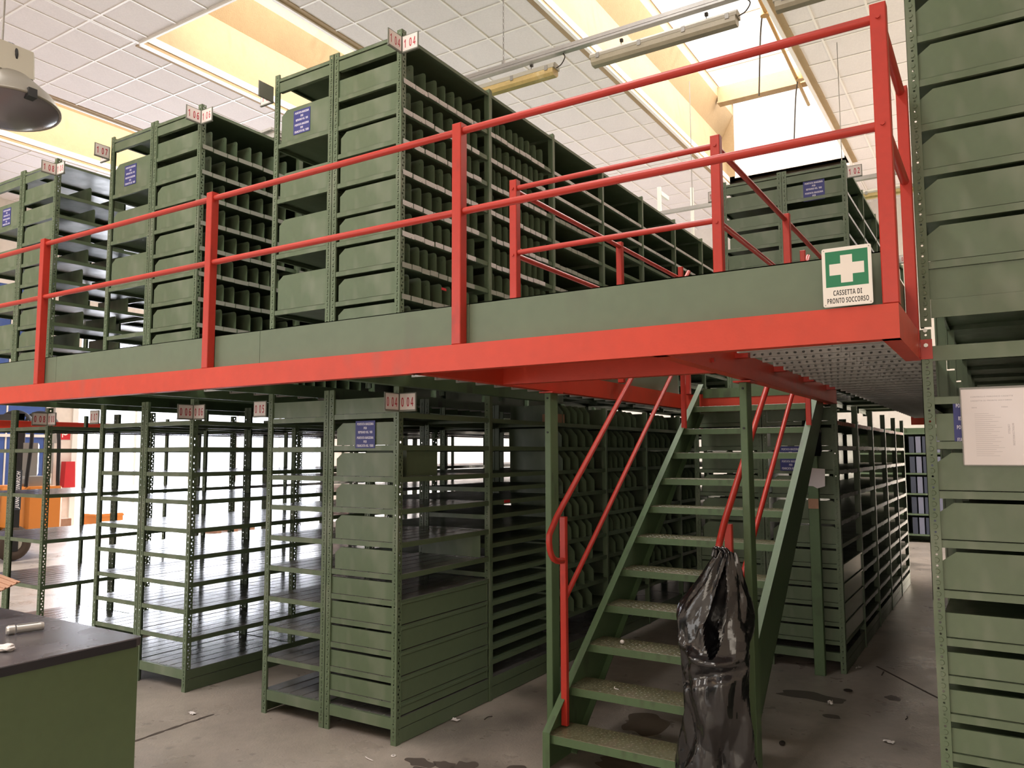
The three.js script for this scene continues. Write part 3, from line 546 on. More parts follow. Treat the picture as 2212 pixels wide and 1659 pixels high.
// deck planks: folded sheet with a punched front flange
function plankDeck(w) {
  return cached('deckplank' + w.toFixed(3), () => {
    const s = poly([[0, 0], [w, 0], [w, 0.034], [0, 0.034]]); for (let x = 0.02; x < w - 0.012; x += 0.037) holeAt(s, x, 0.0128, 0.0072, 0.0055, 8);
    return [ext(s, 0.002).translate(0, 0, -0.002), B(0, w, 0.034, 0.036, -0.214, 0), B(0, w, 0, 0.002, -0.022, -0.002), B(0, w, 0.002, 0.034, -0.022, -0.02)];
  });
}
{
  const t = thing('mezzanine_deck', 'grey punched steel planks of the mezzanine walkway seen from below', 'flooring', [0, 2.096, 0]);
  const put = (x, w, z) => { const m = mesh('deck_plank', plankDeck(w), M.deck, t); m.position.set(x, 0, z); };
  for (let z = -2.84; z > -11.7; z -= 0.22) { put(-1.0, 0.402, z); put(-0.596, 0.318, z); }
  for (let z = -2.84; z > -3.4; z -= 0.22) for (let x = -11.75; x < -1.2; x += 1.07) put(x, Math.min(1.066, -1.13 - x), z);
  const rest = [];
  const row = (x0, x1, za, zb) => { for (let z = za; z > zb; z -= 0.22) rest.push(plankDeck(+(x1 - x0).toFixed(3)).clone().translate(x0, 0, z)); };
  row(-2.93, -2.31, -3.56, -11.7); row(-4.84, -4.18, -3.56, -11.7); row(-6.8, -6.13, -3.56, -11.7);
  row(-2.23, -1.11, -6.40, -7.3);
  const m = mesh('deck_plank', rest, M.deck, t); m.userData.kind = 'stuff';
  mesh('landing_nosing', [B(-2.09, -1.17, 0.0, 0.075, -6.34, -6.30), B(-2.09, -1.17, 0.071, 0.075, -6.40, -6.34)], M.greenPost, t);
}
// guard rails
function railing(label, posts, rails, r = 0.0165) {
  const t = thing('guard_railing', label, 'railing', [0, 0, 0], 'red guard rails of the mezzanine');
  for (const [x, z, h = 3.145, y = 2.131, w = 0.05, bolts] of posts) {
    mesh('post', chamferBox(x - w / 2, x + w / 2, y, h, z - w, z, 0.003), M.redRail, t);
    if (bolts) for (const yy of [h - 0.05, h - 0.42]) mesh('bolt', new THREE.CylinderGeometry(0.008, 0.008, 0.006, 6).rotateX(PI / 2).translate(x, yy, z + 0.003), M.redRail, t);
  }
  for (const [a, b] of rails) mesh('rail', tube([a, b], r, 1, 14), M.redRail, t, true);
  return t;
}
{
  const zr = ZM - 0.028, R = [];
  const px = [-9.2, -7.4, -5.59, -3.783, -2.036, -0.289];
  for (const y of [3.112, 2.737]) { for (let i = 0; i + 1 < px.length; i++) R.push([[px[i] + 0.024, y, zr], [px[i + 1] - 0.024, y, zr]]); R.push([[-11.8, y, zr], [px[0] - 0.024, y, zr]]); R.push([[-0.289, y, ZM - 0.05], [-0.289, y, ZF + 0.08]]); }
  railing('long red tubular guard rail along the front edge of the mezzanine', [...px.slice(0, 5).map(x => [x, ZM - 0.002]), [px[5], ZM - 0.002, 3.155, 2.131, 0.05, true], [-0.285, ZF + 0.085, 3.135, 2.02, 0.042]], R);
  const g = [], ax = -2.206, bx = -1.085, gz = -3.53;
  for (const y of [3.095, 2.735]) {
    g.push([[ax + 0.02, y, gz - 0.022], [bx - 0.02, y, gz - 0.022]]);
    g.push([[ax - 0.003, y - 0.01, gz - 0.04], [ax - 0.003, y - 0.01, -6.3]], [[bx + 0.003, y - 0.01, gz - 0.04], [bx + 0.003, y - 0.01, -6.3]]);
  }
  railing('red guard rail round the stair opening, inside the mezzanine', [[ax, gz, 3.14, 2.131, 0.045, true], [bx, gz, 3.14, 2.131, 0.045, true], [ax - 0.01, -4.94, 3.12, 2.131, 0.042], [bx + 0.01, -4.9, 3.12, 2.131, 0.042], [ax, -6.25, 3.12, 2.131, 0.042], [bx, -6.25, 3.12, 2.131, 0.042]], g, 0.0145);
}

// ---------------------------------------------------------------- stairs
{
  const t = thing('staircase', 'steep green steel staircase with chequer plate treads up to the mezzanine', 'stairs');
  const rise = 0.1835, run = 0.238, z1 = -3.70, xl = -2.12, xr = -1.15;
  const top = z => 0.225 + (z1 + 0.03 - z) * rise / run * 1.0;
  const D = 0.19;                                                            // depth of the stringer, measured upright
  for (const s of [0, 1]) {
    const x = s ? xr : xl, inn = s ? -1 : 1;
    const zt = -6.28, z0 = z1 + 0.03;
    const web = [[z0, 0], [z0, top(z0) - 0.03], [zt, top(zt) - 0.03], [zt, top(zt) - 0.03 - 0.25], [z0 - 0.30, 0]];
    const fl = 0.042;
    const g = [extX(web, Math.min(x, x + inn * 0.006), Math.max(x, x + inn * 0.006))];
    const strip = (pa, pb) => extX([pa, pb, [pb[0], pb[1] - 0.007], [pa[0], pa[1] - 0.007]], Math.min(x, x + inn * fl), Math.max(x, x + inn * fl));
    g.push(strip([z0 + 0.002, top(z0) - 0.027], [zt, top(zt) - 0.027]));
    g.push(strip([z0 - 0.30, 0.007], [zt, top(zt) - 0.273]));
    g.push(B(x, x + inn * fl, 0, top(z0) - 0.03, z0 - 0.004, z0 + 0.003));
    mesh('stringer', g, M.greenPost, t);
  }
  // treads: folded chequer plate with a raised pattern of lozenges
  const dep = 0.225, w = xr - xl - 0.014;
  const lz = [];
  for (let j = 0; j < 9; j++) for (let i = 0; i < 38; i++) {
    const g = new THREE.OctahedronGeometry(1, 0); g.scale(0.0095, 0.0018, 0.0034).rotateY((i + j) % 2 ? 0.8 : -0.8).translate(0.02 + i * 0.0248 + (j % 2) * 0.006, 0.0003, -0.012 - j * 0.0245); lz.push(g);
  }
  for (let j = 0; j < 2; j++) for (let i = 0; i < 38; i++) {
    const g = new THREE.OctahedronGeometry(1, 0); g.scale(0.0095, 0.0034, 0.0016).rotateZ((i + j) % 2 ? 0.8 : -0.8).translate(0.02 + i * 0.0248, -0.014 - j * 0.018, 0.0003); lz.push(g);
  }
  const treadG = shared([extX([[0, -0.004], [-0.004, 0], [-dep, 0], [-dep, -0.04], [-dep + 0.004, -0.04], [-dep + 0.004, -0.005], [-0.006, -0.005], [-0.005, -0.042], [0, -0.042]], 0, w), ...lz]);
  for (let i = 0; i < 11; i++) {
    const m = mesh('tread', treadG, M.tread, t); m.position.set(xl + 0.007, rise * (i + 1) - 0.004, z1 - run * i);
    const f = mesh('riser_lip', cached('riserlip' + w.toFixed(3), () => [B(0, w, -0.043, -0.002, 0, 0.0012)]), M.greenPost, m); f.position.z = 0.0002;
  }
}
function handrail(x, label) {
  const t = thing('stair_handrail', label, 'handrail', [0, 0, 0], 'red stair handrails'), k = 0.805;
  const hi = z => 1.262 + k * (-3.72 - z), mid = z => 0.882 + k * (-3.895 - z);
  mesh('post', chamferBox(x - 0.018, x + 0.018, 0.186, 1.30, -3.865, -3.835, 0.003), M.redRail, t);
  mesh('post', chamferBox(x - 0.018, x + 0.018, 1.835, 3.1, -5.83, -5.80, 0.003), M.redRail, t);
  const p = [[x, hi(-6.0), -6.0], [x, hi(-5), -5], [x, hi(-4), -4], [x, hi(-3.80), -3.80], [x, hi(-3.72) - 0.012, -3.724], [x, 1.215, -3.69], [x, 1.15, -3.69], [x, 1.095, -3.72], [x, 1.068, -3.77], [x, 1.062, -3.836]];
  mesh('top_rail', tube(p, 0.0165, 90, 12, true), M.redRail, t, true);
  mesh('mid_rail', tube([[x, mid(-3.86), -3.86], [x, mid(-6.0), -6.0]], 0.0145, 1, 12), M.redRail, t, true);
}
handrail(-2.083, 'red looped handrail on the left side of the stairs');
handrail(-1.165, 'red looped handrail on the right side of the stairs, bin bag hung on it');

// ---------------------------------------------------------------- first aid sign
{
  const tex = canvasTex(640, 840, (g, w, h) => {
    g.fillStyle = '#e9e2da'; g.fillRect(0, 0, w, h); g.fillStyle = '#15764f'; g.fillRect(38, 44, w - 76, 520);
    g.fillStyle = '#e6ddd4'; g.fillRect(240, 110, 158, 400); g.fillRect(90, 228, 460, 164);
    g.fillStyle = '#252220'; g.textAlign = 'center'; g.textBaseline = 'middle'; g.font = 'bold 104px sans-serif';
    g.save(); g.translate(w / 2, 652); g.scale(0.62, 1); g.fillText('CASSETTA DI', 0, 0); g.restore();
    g.save(); g.translate(w / 2, 764); g.scale(0.56, 1); g.fillText('PRONTO SOCCORSO', 0, 0); g.restore();
  });
  const t = thing('first_aid_sign', 'green and white first aid box sign with a cross on the toe board', 'sign', [-0.4165, 2.234, ZM + 0.008]);
  const w = 0.154, h = 0.2, r = 0.008, s = new THREE.Shape();
  s.moveTo(-w / 2 + r, -h / 2); s.lineTo(w / 2 - r, -h / 2); s.quadraticCurveTo(w / 2, -h / 2, w / 2, -h / 2 + r); s.lineTo(w / 2, h / 2 - r); s.quadraticCurveTo(w / 2, h / 2, w / 2 - r, h / 2); s.lineTo(-w / 2 + r, h / 2); s.quadraticCurveTo(-w / 2, h / 2, -w / 2, h / 2 - r); s.lineTo(-w / 2, -h / 2 + r); s.quadraticCurveTo(-w / 2, -h / 2, -w / 2 + r, -h / 2);
  mesh('panel', ext(s, 0.002), M.white, t);
  const f = new THREE.Mesh(new THREE.PlaneGeometry(w - 0.004, h - 0.004), std({ map: tex, roughness: 0.35 })); f.name = 'print'; f.position.z = 0.0026; f.castShadow = f.receiveShadow = true; t.add(f);
  for (const [x, y] of [[-1, 1], [1, 1], [-1, -1], [1, -1]]) mesh('rivet', new THREE.CylinderGeometry(0.002, 0.002, 0.002, 8).rotateX(PI / 2).translate(x * (w / 2 - 0.007), y * (h / 2 - 0.007), 0.003), M.greyMetal, t);
  mesh('spacer', B(-0.05, 0.05, -0.05, 0.05, -0.06, 0), M.greenToe, t);
}

// ---------------------------------------------------------------- bin bag hanging from the right handrail
{
  const nu = 170, nv = 230, pos = [], idx = [];
  const n1 = tileNoise(301, 5), n2 = tileNoise(302, 9), q = mulberry(303);
  const tri = t => Math.abs(((t % 1) + 1) % 1 * 2 - 1) - 0.5, sst = (a, b, x) => { const t = Math.max(0, Math.min(1, (x - a) / (b - a))); return t * t * (3 - 2 * t); };
  const waves = Array.from({ length: 7 }, (_, i) => { const k = [3.6, 5, 6.2, 8, 10, 13, 17][i], an = (q() - 0.5) * 2.4; return [k * Math.cos(an), k * Math.sin(an) * 0.8, q(), 0.045 / Math.pow(k / 3.6, 1.2)]; });
  for (let j = 0; j <= nv; j++) for (let i = 0; i <= nu; i++) {
    const u = (i % nu) / nu, v = j / nv, a = u * 2 * PI;                     // a = 0 faces +z
    const y = 1.19 - v * 1.14, sn = Math.sin(a), front = Math.cos(a);
    let hw = v < 0.1 ? 0.03 + 0.07 * Math.pow(v / 0.1, 0.8) : v < 0.3 ? 0.10 + 0.072 * Math.sin((v - 0.1) / 0.2 * PI / 2) : 0.176 - 0.012 * sst(0.3, 0.42, v) + 0.006 * Math.sin(v * 14);
    if (v > 0.84) hw *= 1 - 0.5 * (v - 0.84) / 0.16;
    const hd = hw * 0.5 + 0.012;
    const cx = -1.118 - 0.07 * Math.min(1, v / 0.28) + 0.01 * Math.sin(v * 9 + 0.4) + (v > 0.84 ? -0.09 * (v - 0.84) / 0.16 : 0), cz = -3.652 + 0.02 * v;
    // film creases: sums of folded planes, bent by slow noise
    const px = Math.cos(a) * 0.16 + sn * 0.16 * 0.7 + 0.05 * n1(u, v), py = y + 0.10 * n1((u + 0.37) % 1, v), pz = sn * 0.17 + 0.03 * n2(u, v);
    let cr = 0; waves.forEach(([kx, ky, ph, am], w) => { cr += am * tri((w % 2 ? pz : px) * kx * 0.75 + py * ky * 0.55 + ph); });
    cr *= 0.55 + 0.6 * sst(0.05, 0.5, v);
    cr += 0.012 * tri(u * 13 + 0.6 * n1(u, v)) * Math.exp(-v * 5);              // gathers running down from the neck
    // mouth: a teardrop opening between the two hung sides, its slack rim folded forward below
    const half = v > 0.03 && v < 0.42 ? 0.34 * Math.pow(Math.sin(PI * (v - 0.03) / 0.39), 0.8) * (0.55 + v) : 0;
    const off = Math.abs(sn - 0.16 - 0.2 * (v - 0.2)), mouth = front > 0 && half > 0 ? 1 - sst(0.5, 1.1, off / half) : 0;
    const rim = front > 0 ? 0.03 * Math.exp(-Math.pow((v - 0.43 + 0.06 * sn * sn - 0.03 * sn) / 0.022, 2)) : 0;
    const dip = front > 0 ? 0.026 * Math.exp(-Math.pow((v - 0.49 + 0.05 * sn) / 0.025, 2)) : 0;
    const f = 1 + 0.16 * (n1(u, v) - 0.5);
    pos.push(cx + sn * (hw * f + cr), y + 0.008 * (n2(u, v) - 0.5) + cr * 0.3, cz + front * (hd * f + cr + rim - dip) - mouth * hd * 1.55);
  }
  for (let j = 0; j < nv; j++) for (let i = 0; i < nu; i++) { const a = j * (nu + 1) + i, b = a + 1, c = a + nu + 1, d = c + 1; idx.push(a, c, b, b, c, d); }
  let g = new THREE.BufferGeometry(); g.setAttribute('position', new THREE.Float32BufferAttribute(pos, 3)); g.setIndex(idx); g.computeVertexNormals();
  g.setAttribute('uv', new THREE.Float32BufferAttribute(pos.length / 3 * 2, 2));
  g = toCreasedNormals(g, 0.5);
  const t = thing('bin_bag', 'black plastic bin bag hung by its mouth on the right handrail loop', 'bag');
  const m = new THREE.Mesh(g, M.bag); m.name = 'bag_body'; m.castShadow = m.receiveShadow = true; t.add(m);
  // gathered neck tied round the rail loop
  const neck = []; for (let k = 0; k < 9; k++) { const a = k / 9 * 2 * PI; neck.push(tube([[-1.14 + 0.045 * Math.cos(a), 1.165, -3.655 + 0.03 * Math.sin(a)], [-1.15 + 0.028 * Math.cos(a), 1.2, -3.66 + 0.02 * Math.sin(a)], [-1.163 + 0.02 * Math.cos(a + 0.5), 1.19 + 0.02 * ((k * 7) % 5) / 5, -3.675 + 0.022 * Math.sin(a + 0.5)]], 0.009, 10, 6, true)); }
  mesh('bag_neck', neck, M.bag, t, true);
}

// ---------------------------------------------------------------- ceiling lights on their trunking
function battenLight(x0, x1, y, z, label, aged) {
  const t = thing('batten_light', label, 'light fixture', [x0, y, z], 'fluorescent battens under the cable trunking');
  const l = x1 - x0;
  mesh('housing', [extX([[0.055, 0.01], [0.055, 0.035], [0.03, 0.062], [-0.03, 0.062], [-0.055, 0.035], [-0.055, 0.01]], 0, l)], M.housing, t);
  mesh('diffuser', [extX([[0.052, 0.012], [0.05, -0.03], [0.03, -0.052], [-0.03, -0.052], [-0.05, -0.03], [-0.052, 0.012]], 0.012, l - 0.012)], aged ? M.diffuserOld : M.diffuser, t);  // picks the yellowed diffuser colour; no batten emits
  for (const f of [0.06, 0.36, 0.66, 0.94]) for (const s of [-1, 1]) mesh('clip', [B(l * f - 0.015, l * f + 0.015, -0.004, 0.04, s * 0.056 - 0.003, s * 0.056 + 0.003)], M.greyMetal, t);
  for (const f of [0.22, 0.8]) mesh('hook', [tube([[l * f, 0.06, 0], [l * f, 0.085, 0.008], [l * f, 0.105, 0]], 0.003, 8, 5, true), B(l * f - 0.012, l * f + 0.012, 0.1, 0.125, -0.012, 0.012)], M.darkCable, t);
  mesh('cable', tube([[l, 0.02, 0], [l + 0.06, 0.03, 0.02], [l + 0.1, 0.08, 0.03], [l + 0.07, 0.13, 0.02]], 0.005, 16, 6, true), M.darkCable, t, true);
}
battenLight(-4.42, -3.155, 4.985, -5.78, 'yellowed fluorescent batten touching the top edge of the long rack 104', true);
battenLight(-2.83, -1.575, 4.985, -5.82, 'dusty unlit fluorescent batten hanging across the skylight');
battenLight(-1.30, -0.04, 4.985, -5.80, 'fluorescent batten cut by the top of the picture');
battenLight(-1.42, -0.5, 5.0, -10.95, 'distant yellowish batten beyond plate 102', true);
{
  const t = thing('cable_trunking', 'grey cable trunking hung on chains, carrying the nearer battens', 'trunking', [0, 5.1, -5.74]);
  mesh('channel', [extX([[0.03, 0], [0.03, 0.055], [0.026, 0.055], [0.026, 0.004], [-0.026, 0.004], [-0.026, 0.055], [-0.03, 0.055], [-0.03, 0]], -6, 1.5), extX([[0.034, 0.02], [0.034, 0.03], [0.03, 0.03], [0.03, 0.02]], -6, 1.5)], M.galv, t);
  for (const x of [-3.68, -1.2, 0.6]) {
    const chain = []; for (let y = 0.09; y < HC - 5.1; y += 0.03) chain.push(new THREE.TorusGeometry(0.011, 0.003, 4, 8).scale(0.7, 1.3, 1).rotateY(Math.round(y / 0.03) % 2 ? 0 : PI / 2).translate(x, y, 0));
    mesh('chain', chain, M.greyMetal, t, true); mesh('chain_clamp', [B(x - 0.012, x + 0.012, 0.05, 0.1, -0.012, 0.012)], M.greyMetal, t);
  }
  const u = thing('cable_trunking', 'distant white trunking with an upright frame above the inner guard rail', 'trunking', [0, 5.1, -10.6]);
  mesh('channel', [B(-7, 2, 0, 0.05, -0.03, 0.03)], M.galv, u);
  mesh('frame_bar', [B(-4.12, -4.07, -0.1, 0.42, -0.02, 0.02)], M.white, u); mesh('frame_bar', [B(-3.72, -3.68, -0.35, 0.42, -0.3, -0.26)], M.white, u);
  mesh('frame_bar', [extX([[0, 0.3], [-0.3, 0.3], [-0.3, 0.36], [0, 0.36]], -4.1, -4.06)], M.white, u);
  for (const x of [-3.6, -1.6]) mesh('hanger', tube([[x, 0.05, 0], [x, HC - 5.1, 0]], 0.006, 1, 6), M.greyMetal, u);
}
// skylight opener: a long rod with its drop handles
{
  const t = thing('skylight_opener', 'brass coloured skylight opening rod with two thin pull rods', 'opener', [0, 8.2, 0]);
  const brass = std({ color: 0xa88a56, roughness: 0.5, metalness: 0.3 });
  mesh('shaft', tube([[-2.62, 0, -9], [-2.82, 0, -15.1]], 0.03, 1, 8), brass, t);
  for (const z of [-11.5, -13.9]) { mesh('joint', [new THREE.CylinderGeometry(0.07, 0.07, 0.12, 8).translate(-2.72, 0.02, z), B(-2.7, -2.5, 0, 0.06, z - 0.04, z + 0.04)], brass, t); mesh('pull_rod', tube([[-2.76, 0, z], [-2.86, -0.25, z - 0.25], [-2.98, -1.0, z - 0.55]], 0.012, 10, 6, true), M.darkCable, t); }
}
// high bay lamp at the upper left corner
{
  const t = thing('highbay_lamp', 'grey high bay lamp with cable at the upper left edge', 'light fixture', [-6.19, 4.235, -2.78]); t.scale.setScalar(1.5); t.rotation.z = 0.1;
  const prof = [[0.03, 0.17], [0.1, 0.16], [0.14, 0.12], [0.2, 0.06], [0.235, 0.0], [0.235, -0.012], [0.225, -0.012], [0.19, 0.055], [0.13, 0.11], [0.02, 0.13]].map(p => new THREE.Vector2(...p));
  mesh('reflector', new THREE.LatheGeometry(prof, 40), std({ color: 0x8f8a80, roughness: 0.4, metalness: 0.3 }), t, true);
  mesh('glass', new THREE.LatheGeometry([[0, -0.07], [0.1, -0.062], [0.18, -0.035], [0.228, -0.008]].map(p => new THREE.Vector2(...p)), 32), new THREE.MeshPhysicalMaterial({ color: 0x8d868a, roughness: 0.25, transmission: 0.4, thickness: 0, side: THREE.DoubleSide }), t, true);
  mesh('latch', B(0.2, 0.245, -0.03, 0.015, -0.02, 0.02), M.black, t);
  mesh('gear_box', chamferBox(-0.09, 0.09, 0.15, 0.3, -0.09, 0.09, 0.01), M.housing, t);
  mesh('cable', tube([[0.07, 0.2, 0.0], [0.09, 0.27, 0.0], [0.02, 0.34, 0], [-0.1, 0.36, 0], [-0.16, 0.3, 0]], 0.008, 20, 6, true), M.black, t, true);
  mesh('hanger', tube([[-0.06, 0.3, 0], [0.09, 1.83, 0]], 0.006, 1, 6), M.greyMetal, t);
}

// ---------------------------------------------------------------- workbench and what lies on it
{
  const x1 = -3.06, z0 = -1.995, y = 0.9, x0 = -5.0, z1 = -0.9;
  const t = thing('workbench', 'green steel workbench with a worn dark top at the lower left corner', 'workbench', [0, 0, 0]);
  const s = new THREE.Shape(), r = 0.03; s.moveTo(x0, z0); s.lineTo(x1 - r, z0); s.quadraticCurveTo(x1, z0, x1, z0 + r); s.lineTo(x1, z1); s.lineTo(x0, z1); s.closePath();
  mesh('worktop', new THREE.ExtrudeGeometry(s, { depth: 0.026, bevelEnabled: true, bevelThickness: 0.004, bevelSize: 0.004, bevelSegments: 2, curveSegments: 8 }).rotateX(PI / 2).translate(0, y - 0.004, 0), M.worktop, t);
  mesh('edge_band', [B(x1 + 0.002, x1 + 0.006, y - 0.036, y - 0.004, z0 + r, z1), B(x0, x1 - r, y - 0.036, y - 0.004, z0 - 0.006, z0 - 0.002)], M.worktopEdge, t);
  mesh('side_panel', chamferBox(x1 - 0.03, x1 - 0.004, 0, y - 0.036, z0 + 0.012, z1, 0.003), M.bench, t);
  mesh('back_panel', B(x0, x1 - 0.03, 0.05, y - 0.036, z0 + 0.02, z0 + 0.035), M.bench, t);
  mesh('side_panel', chamferBox(x0, x0 + 0.03, 0, y - 0.036, z0 + 0.012, z1, 0.003), M.bench, t);
  const k = thing('hand_tool', 'small silver cylindrical tool lying on the workbench', 'tool', [-3.547, y + 0.0005, -1.775]);
  k.rotation.y = 1.297;
  mesh('barrel', [new THREE.CylinderGeometry(0.0175, 0.0175, 0.09, 20).rotateZ(PI / 2).translate(0.01, 0.0195, 0)], M.tool, k);
  mesh('end_cap', [new THREE.CylinderGeometry(0.0195, 0.0195, 0.022, 20).rotateZ(PI / 2).translate(-0.052, 0.0198, 0), new THREE.CylinderGeometry(0.015, 0.0195, 0.008, 20).rotateZ(PI / 2).translate(-0.067, 0.0198, 0)], M.tool, k);
  mesh('end_cap', new THREE.CylinderGeometry(0.0185, 0.016, 0.012, 20).rotateZ(PI / 2).translate(0.06, 0.0195, 0), M.tool, k);
  mesh('grip_strip', B(-0.03, 0.045, 0.034, 0.0385, -0.006, 0.006), M.greyMetal, k);
  const g = new THREE.IcosahedronGeometry(0.026, 4), p = g.attributes.position, nn = tileNoise(401, 7);
  for (let i = 0; i < p.count; i++) { const a = Math.atan2(p.getZ(i), p.getX(i)) / (2 * PI) + 0.5, b = p.getY(i) * 18 + 0.5; const q = 0.72 + 0.65 * nn(a, b); p.setXYZ(i, p.getX(i) * q * 1.25, Math.max(-0.012, p.getY(i) * q * 0.5), p.getZ(i) * q); }
  g.computeVertexNormals(); tag(mesh('paper_tissue', g, M.paper, scene), 'crumpled cream tissue lying on the workbench', 'tissue').position.set(-3.285, y + 0.0125, -1.575);
  const c = thing('cardboard_box', 'brown cardboard box with a ribbed open flap on the workbench, cut by the left edge', 'box', [-4.155, y + 0.0005, -1.93]);
  mesh('side', [B(-0.35, 0, 0, 0.31, -0.004, 0), B(-0.004, 0, 0, 0.31, 0, 0.2), B(-0.35, 0, 0, 0.004, 0, 0.2), B(-0.35, 0, 0, 0.31, 0.2, 0.204)], M.board, c);
  const fl = mesh('flap', [B(0, 0.25, 0, 0.004, 0, 0.13), ...Array.from({ length: 5 }, (_, i) => new THREE.CylinderGeometry(0.005, 0.005, 0.25, 6).rotateZ(PI / 2).translate(0.125, 0.005, 0.015 + i * 0.026))], M.board, c); fl.position.set(0.001, 0.19, 0.02); fl.rotation.set(0.35, 0, -0.13);
}

// ---------------------------------------------------------------- papers on the racks
{
  const tex = canvasTex(512, 720, (g, w, h) => {
    g.fillStyle = '#e4dcdc'; g.fillRect(0, 0, w, h); g.fillStyle = '#8d8588'; g.font = '17px sans-serif'; g.fillStyle = '#9a9194';
    g.fillText('CONTROLLO PERIODICO CASSETTE', 60, 80); g.fillText('CASSETTA DI PRONTO SOCCORSO', 60, 118); g.font = '14px sans-serif'; g.fillText('DATA', 64, 182); g.fillText('FIRMA', 250, 182);
    g.save(); g.strokeStyle = '#a59da0'; g.lineWidth = 2; for (let i = 0; i < 22; i++) { const y = 236 + i * 19; g.beginPath(); g.moveTo(80, y); g.lineTo(80 + 90 + ((i * 37) % 90), y); g.stroke(); } g.restore();
    g.save(); g.translate(310, 330); g.rotate(PI / 2); g.font = '16px sans-serif'; g.fillText('MATERIALE DI MEDICAZIONE', 0, 0); g.fillText('CONTROLLO', 10, 26); g.restore();
    g.save(); g.translate(390, 230); g.rotate(PI / 2); g.fillText('ELENCO CONTENUTO', 0, 0); g.restore();
  });
  const t = thing('document_sheet', 'white printed document in a clear sleeve taped to the right rack', 'document', [0.0, 1.745, ZF + 0.008]);
  const w = 0.27, h = 0.292;
  const g = new THREE.PlaneGeometry(w, h, 12, 14), p = g.attributes.position; for (let i = 0; i < p.count; i++) p.setZ(i, 0.0015 + 0.003 * Math.sin(p.getX(i) * 17 + 1) * Math.cos(p.getY(i) * 11));
  g.computeVertexNormals(); const m = new THREE.Mesh(g, std({ map: tex, roughness: 0.4, side: THREE.DoubleSide })); m.name = 'sheet'; m.castShadow = m.receiveShadow = true; t.add(m);
  mesh('sleeve_edge', [B(-w / 2 - 0.004, w / 2, h / 2, h / 2 + 0.008, 0, 0.003), B(-w / 2 - 0.004, -w / 2, -h / 2, h / 2, 0, 0.002), B(-w / 2, w / 2, -h / 2 - 0.004, -h / 2, 0, 0.002)], std({ color: 0x8d8a84, roughness: 0.2, transparent: true, opacity: 0.6 }), t);
  const n = new THREE.Shape(); n.moveTo(-0.07, -0.06); n.lineTo(-0.02, -0.062); n.lineTo(0.01, -0.078); n.lineTo(0.065, -0.06); n.lineTo(0.068, 0.068); n.lineTo(-0.055, 0.078); n.closePath();
  const note = mesh('paper_note', ext(n, 0.001), std({ map: canvasTex(128, 128, (q, a, b) => { q.fillStyle = '#cfc6c8'; q.fillRect(0, 0, a, b); q.fillStyle = '#8d8588'; q.fillRect(30, 20, 60, 4); q.fillRect(34, 28, 50, 3); }), roughness: 0.7 }));
  note.position.set(-1.22, 1.455, -6.255); tag(note, 'white torn paper note on the green column behind the stairs', 'note');
  const tg = mesh('cardboard_tag', [B(-0.037, 0.037, -0.037, 0.037, 0, 0.003), B(-0.037, 0.037, -0.002, 0.002, 0.003, 0.004)], M.board); tg.position.set(-1.243, 1.262, -6.257); tag(tg, 'small brown cardboard tag on the column below the paper note', 'tag');
  const wrap = thing('plastic_wrap', 'shiny black plastic wrapped round the column top behind the stairs', 'plastic', [-1.245, 1.62, -6.285]);
  const wg = new THREE.CylinderGeometry(0.066, 0.06, 0.27, 40, 30, true), wp = wg.attributes.position, wn = tileNoise(501, 8); for (let i = 0; i < wp.count; i++) { const a = Math.atan2(wp.getZ(i), wp.getX(i)) / (2 * PI) + 0.5; const q = 0.85 + 0.35 * wn(a, wp.getY(i) * 2 + 0.3); wp.setX(i, wp.getX(i) * q); wp.setZ(i, wp.getZ(i) * q); } wg.computeVertexNormals();
  mesh('sheet', wg.translate(0, 0.135, 0), M.bag, wrap, true);
  const st = thing('placard_stack', 'stack of pale printed placards lying on top of rack 106', 'placards', [-5.12, 4.2155, -4.35]);
  for (let i = 0; i < 5; i++) { const m = mesh('placard', cached('placard', () => [B(-0.16, 0.16, 0, 0.02, -0.11, 0.11)]), M.label, st); m.position.set(0.01 * ((i * 7) % 3), 0.021 * i, 0.012 * ((i * 5) % 3)); m.rotation.y = 0.05 * ((i * 3) % 4 - 1.5); }
  const carton = tag(mesh('carton', chamferBox(0, 0.12, 0, 0.07, 0, 0.16, 0.003), M.board), 'small brown carton standing among the dividers behind the left handrail', 'box'); carton.position.set(-3.14, 1.8915, -5.62);
  const redtag = tag(mesh('red_tag', [B(0, 0.002, 0, 0.016, -0.05, 0), B(-0.001, 0.003, 0.003, 0.008, -0.05, -0.046)], M.fireRed), 'small red tag stuck to a divider low on the labelled side of rack 104', 'tag'); redtag.position.set(-2.995, 2.69, -3.93);
  const orangetag = tag(mesh('orange_tag', [B(0, 0.002, 0, 0.02, -0.07, 0), B(0, 0.003, 0.002, 0.018, -0.072, -0.07)], M.fireRed), 'small orange sticker on a shelf edge beside the left stair column', 'tag'); orangetag.position.set(-2.992, 1.302, -4.66);
}

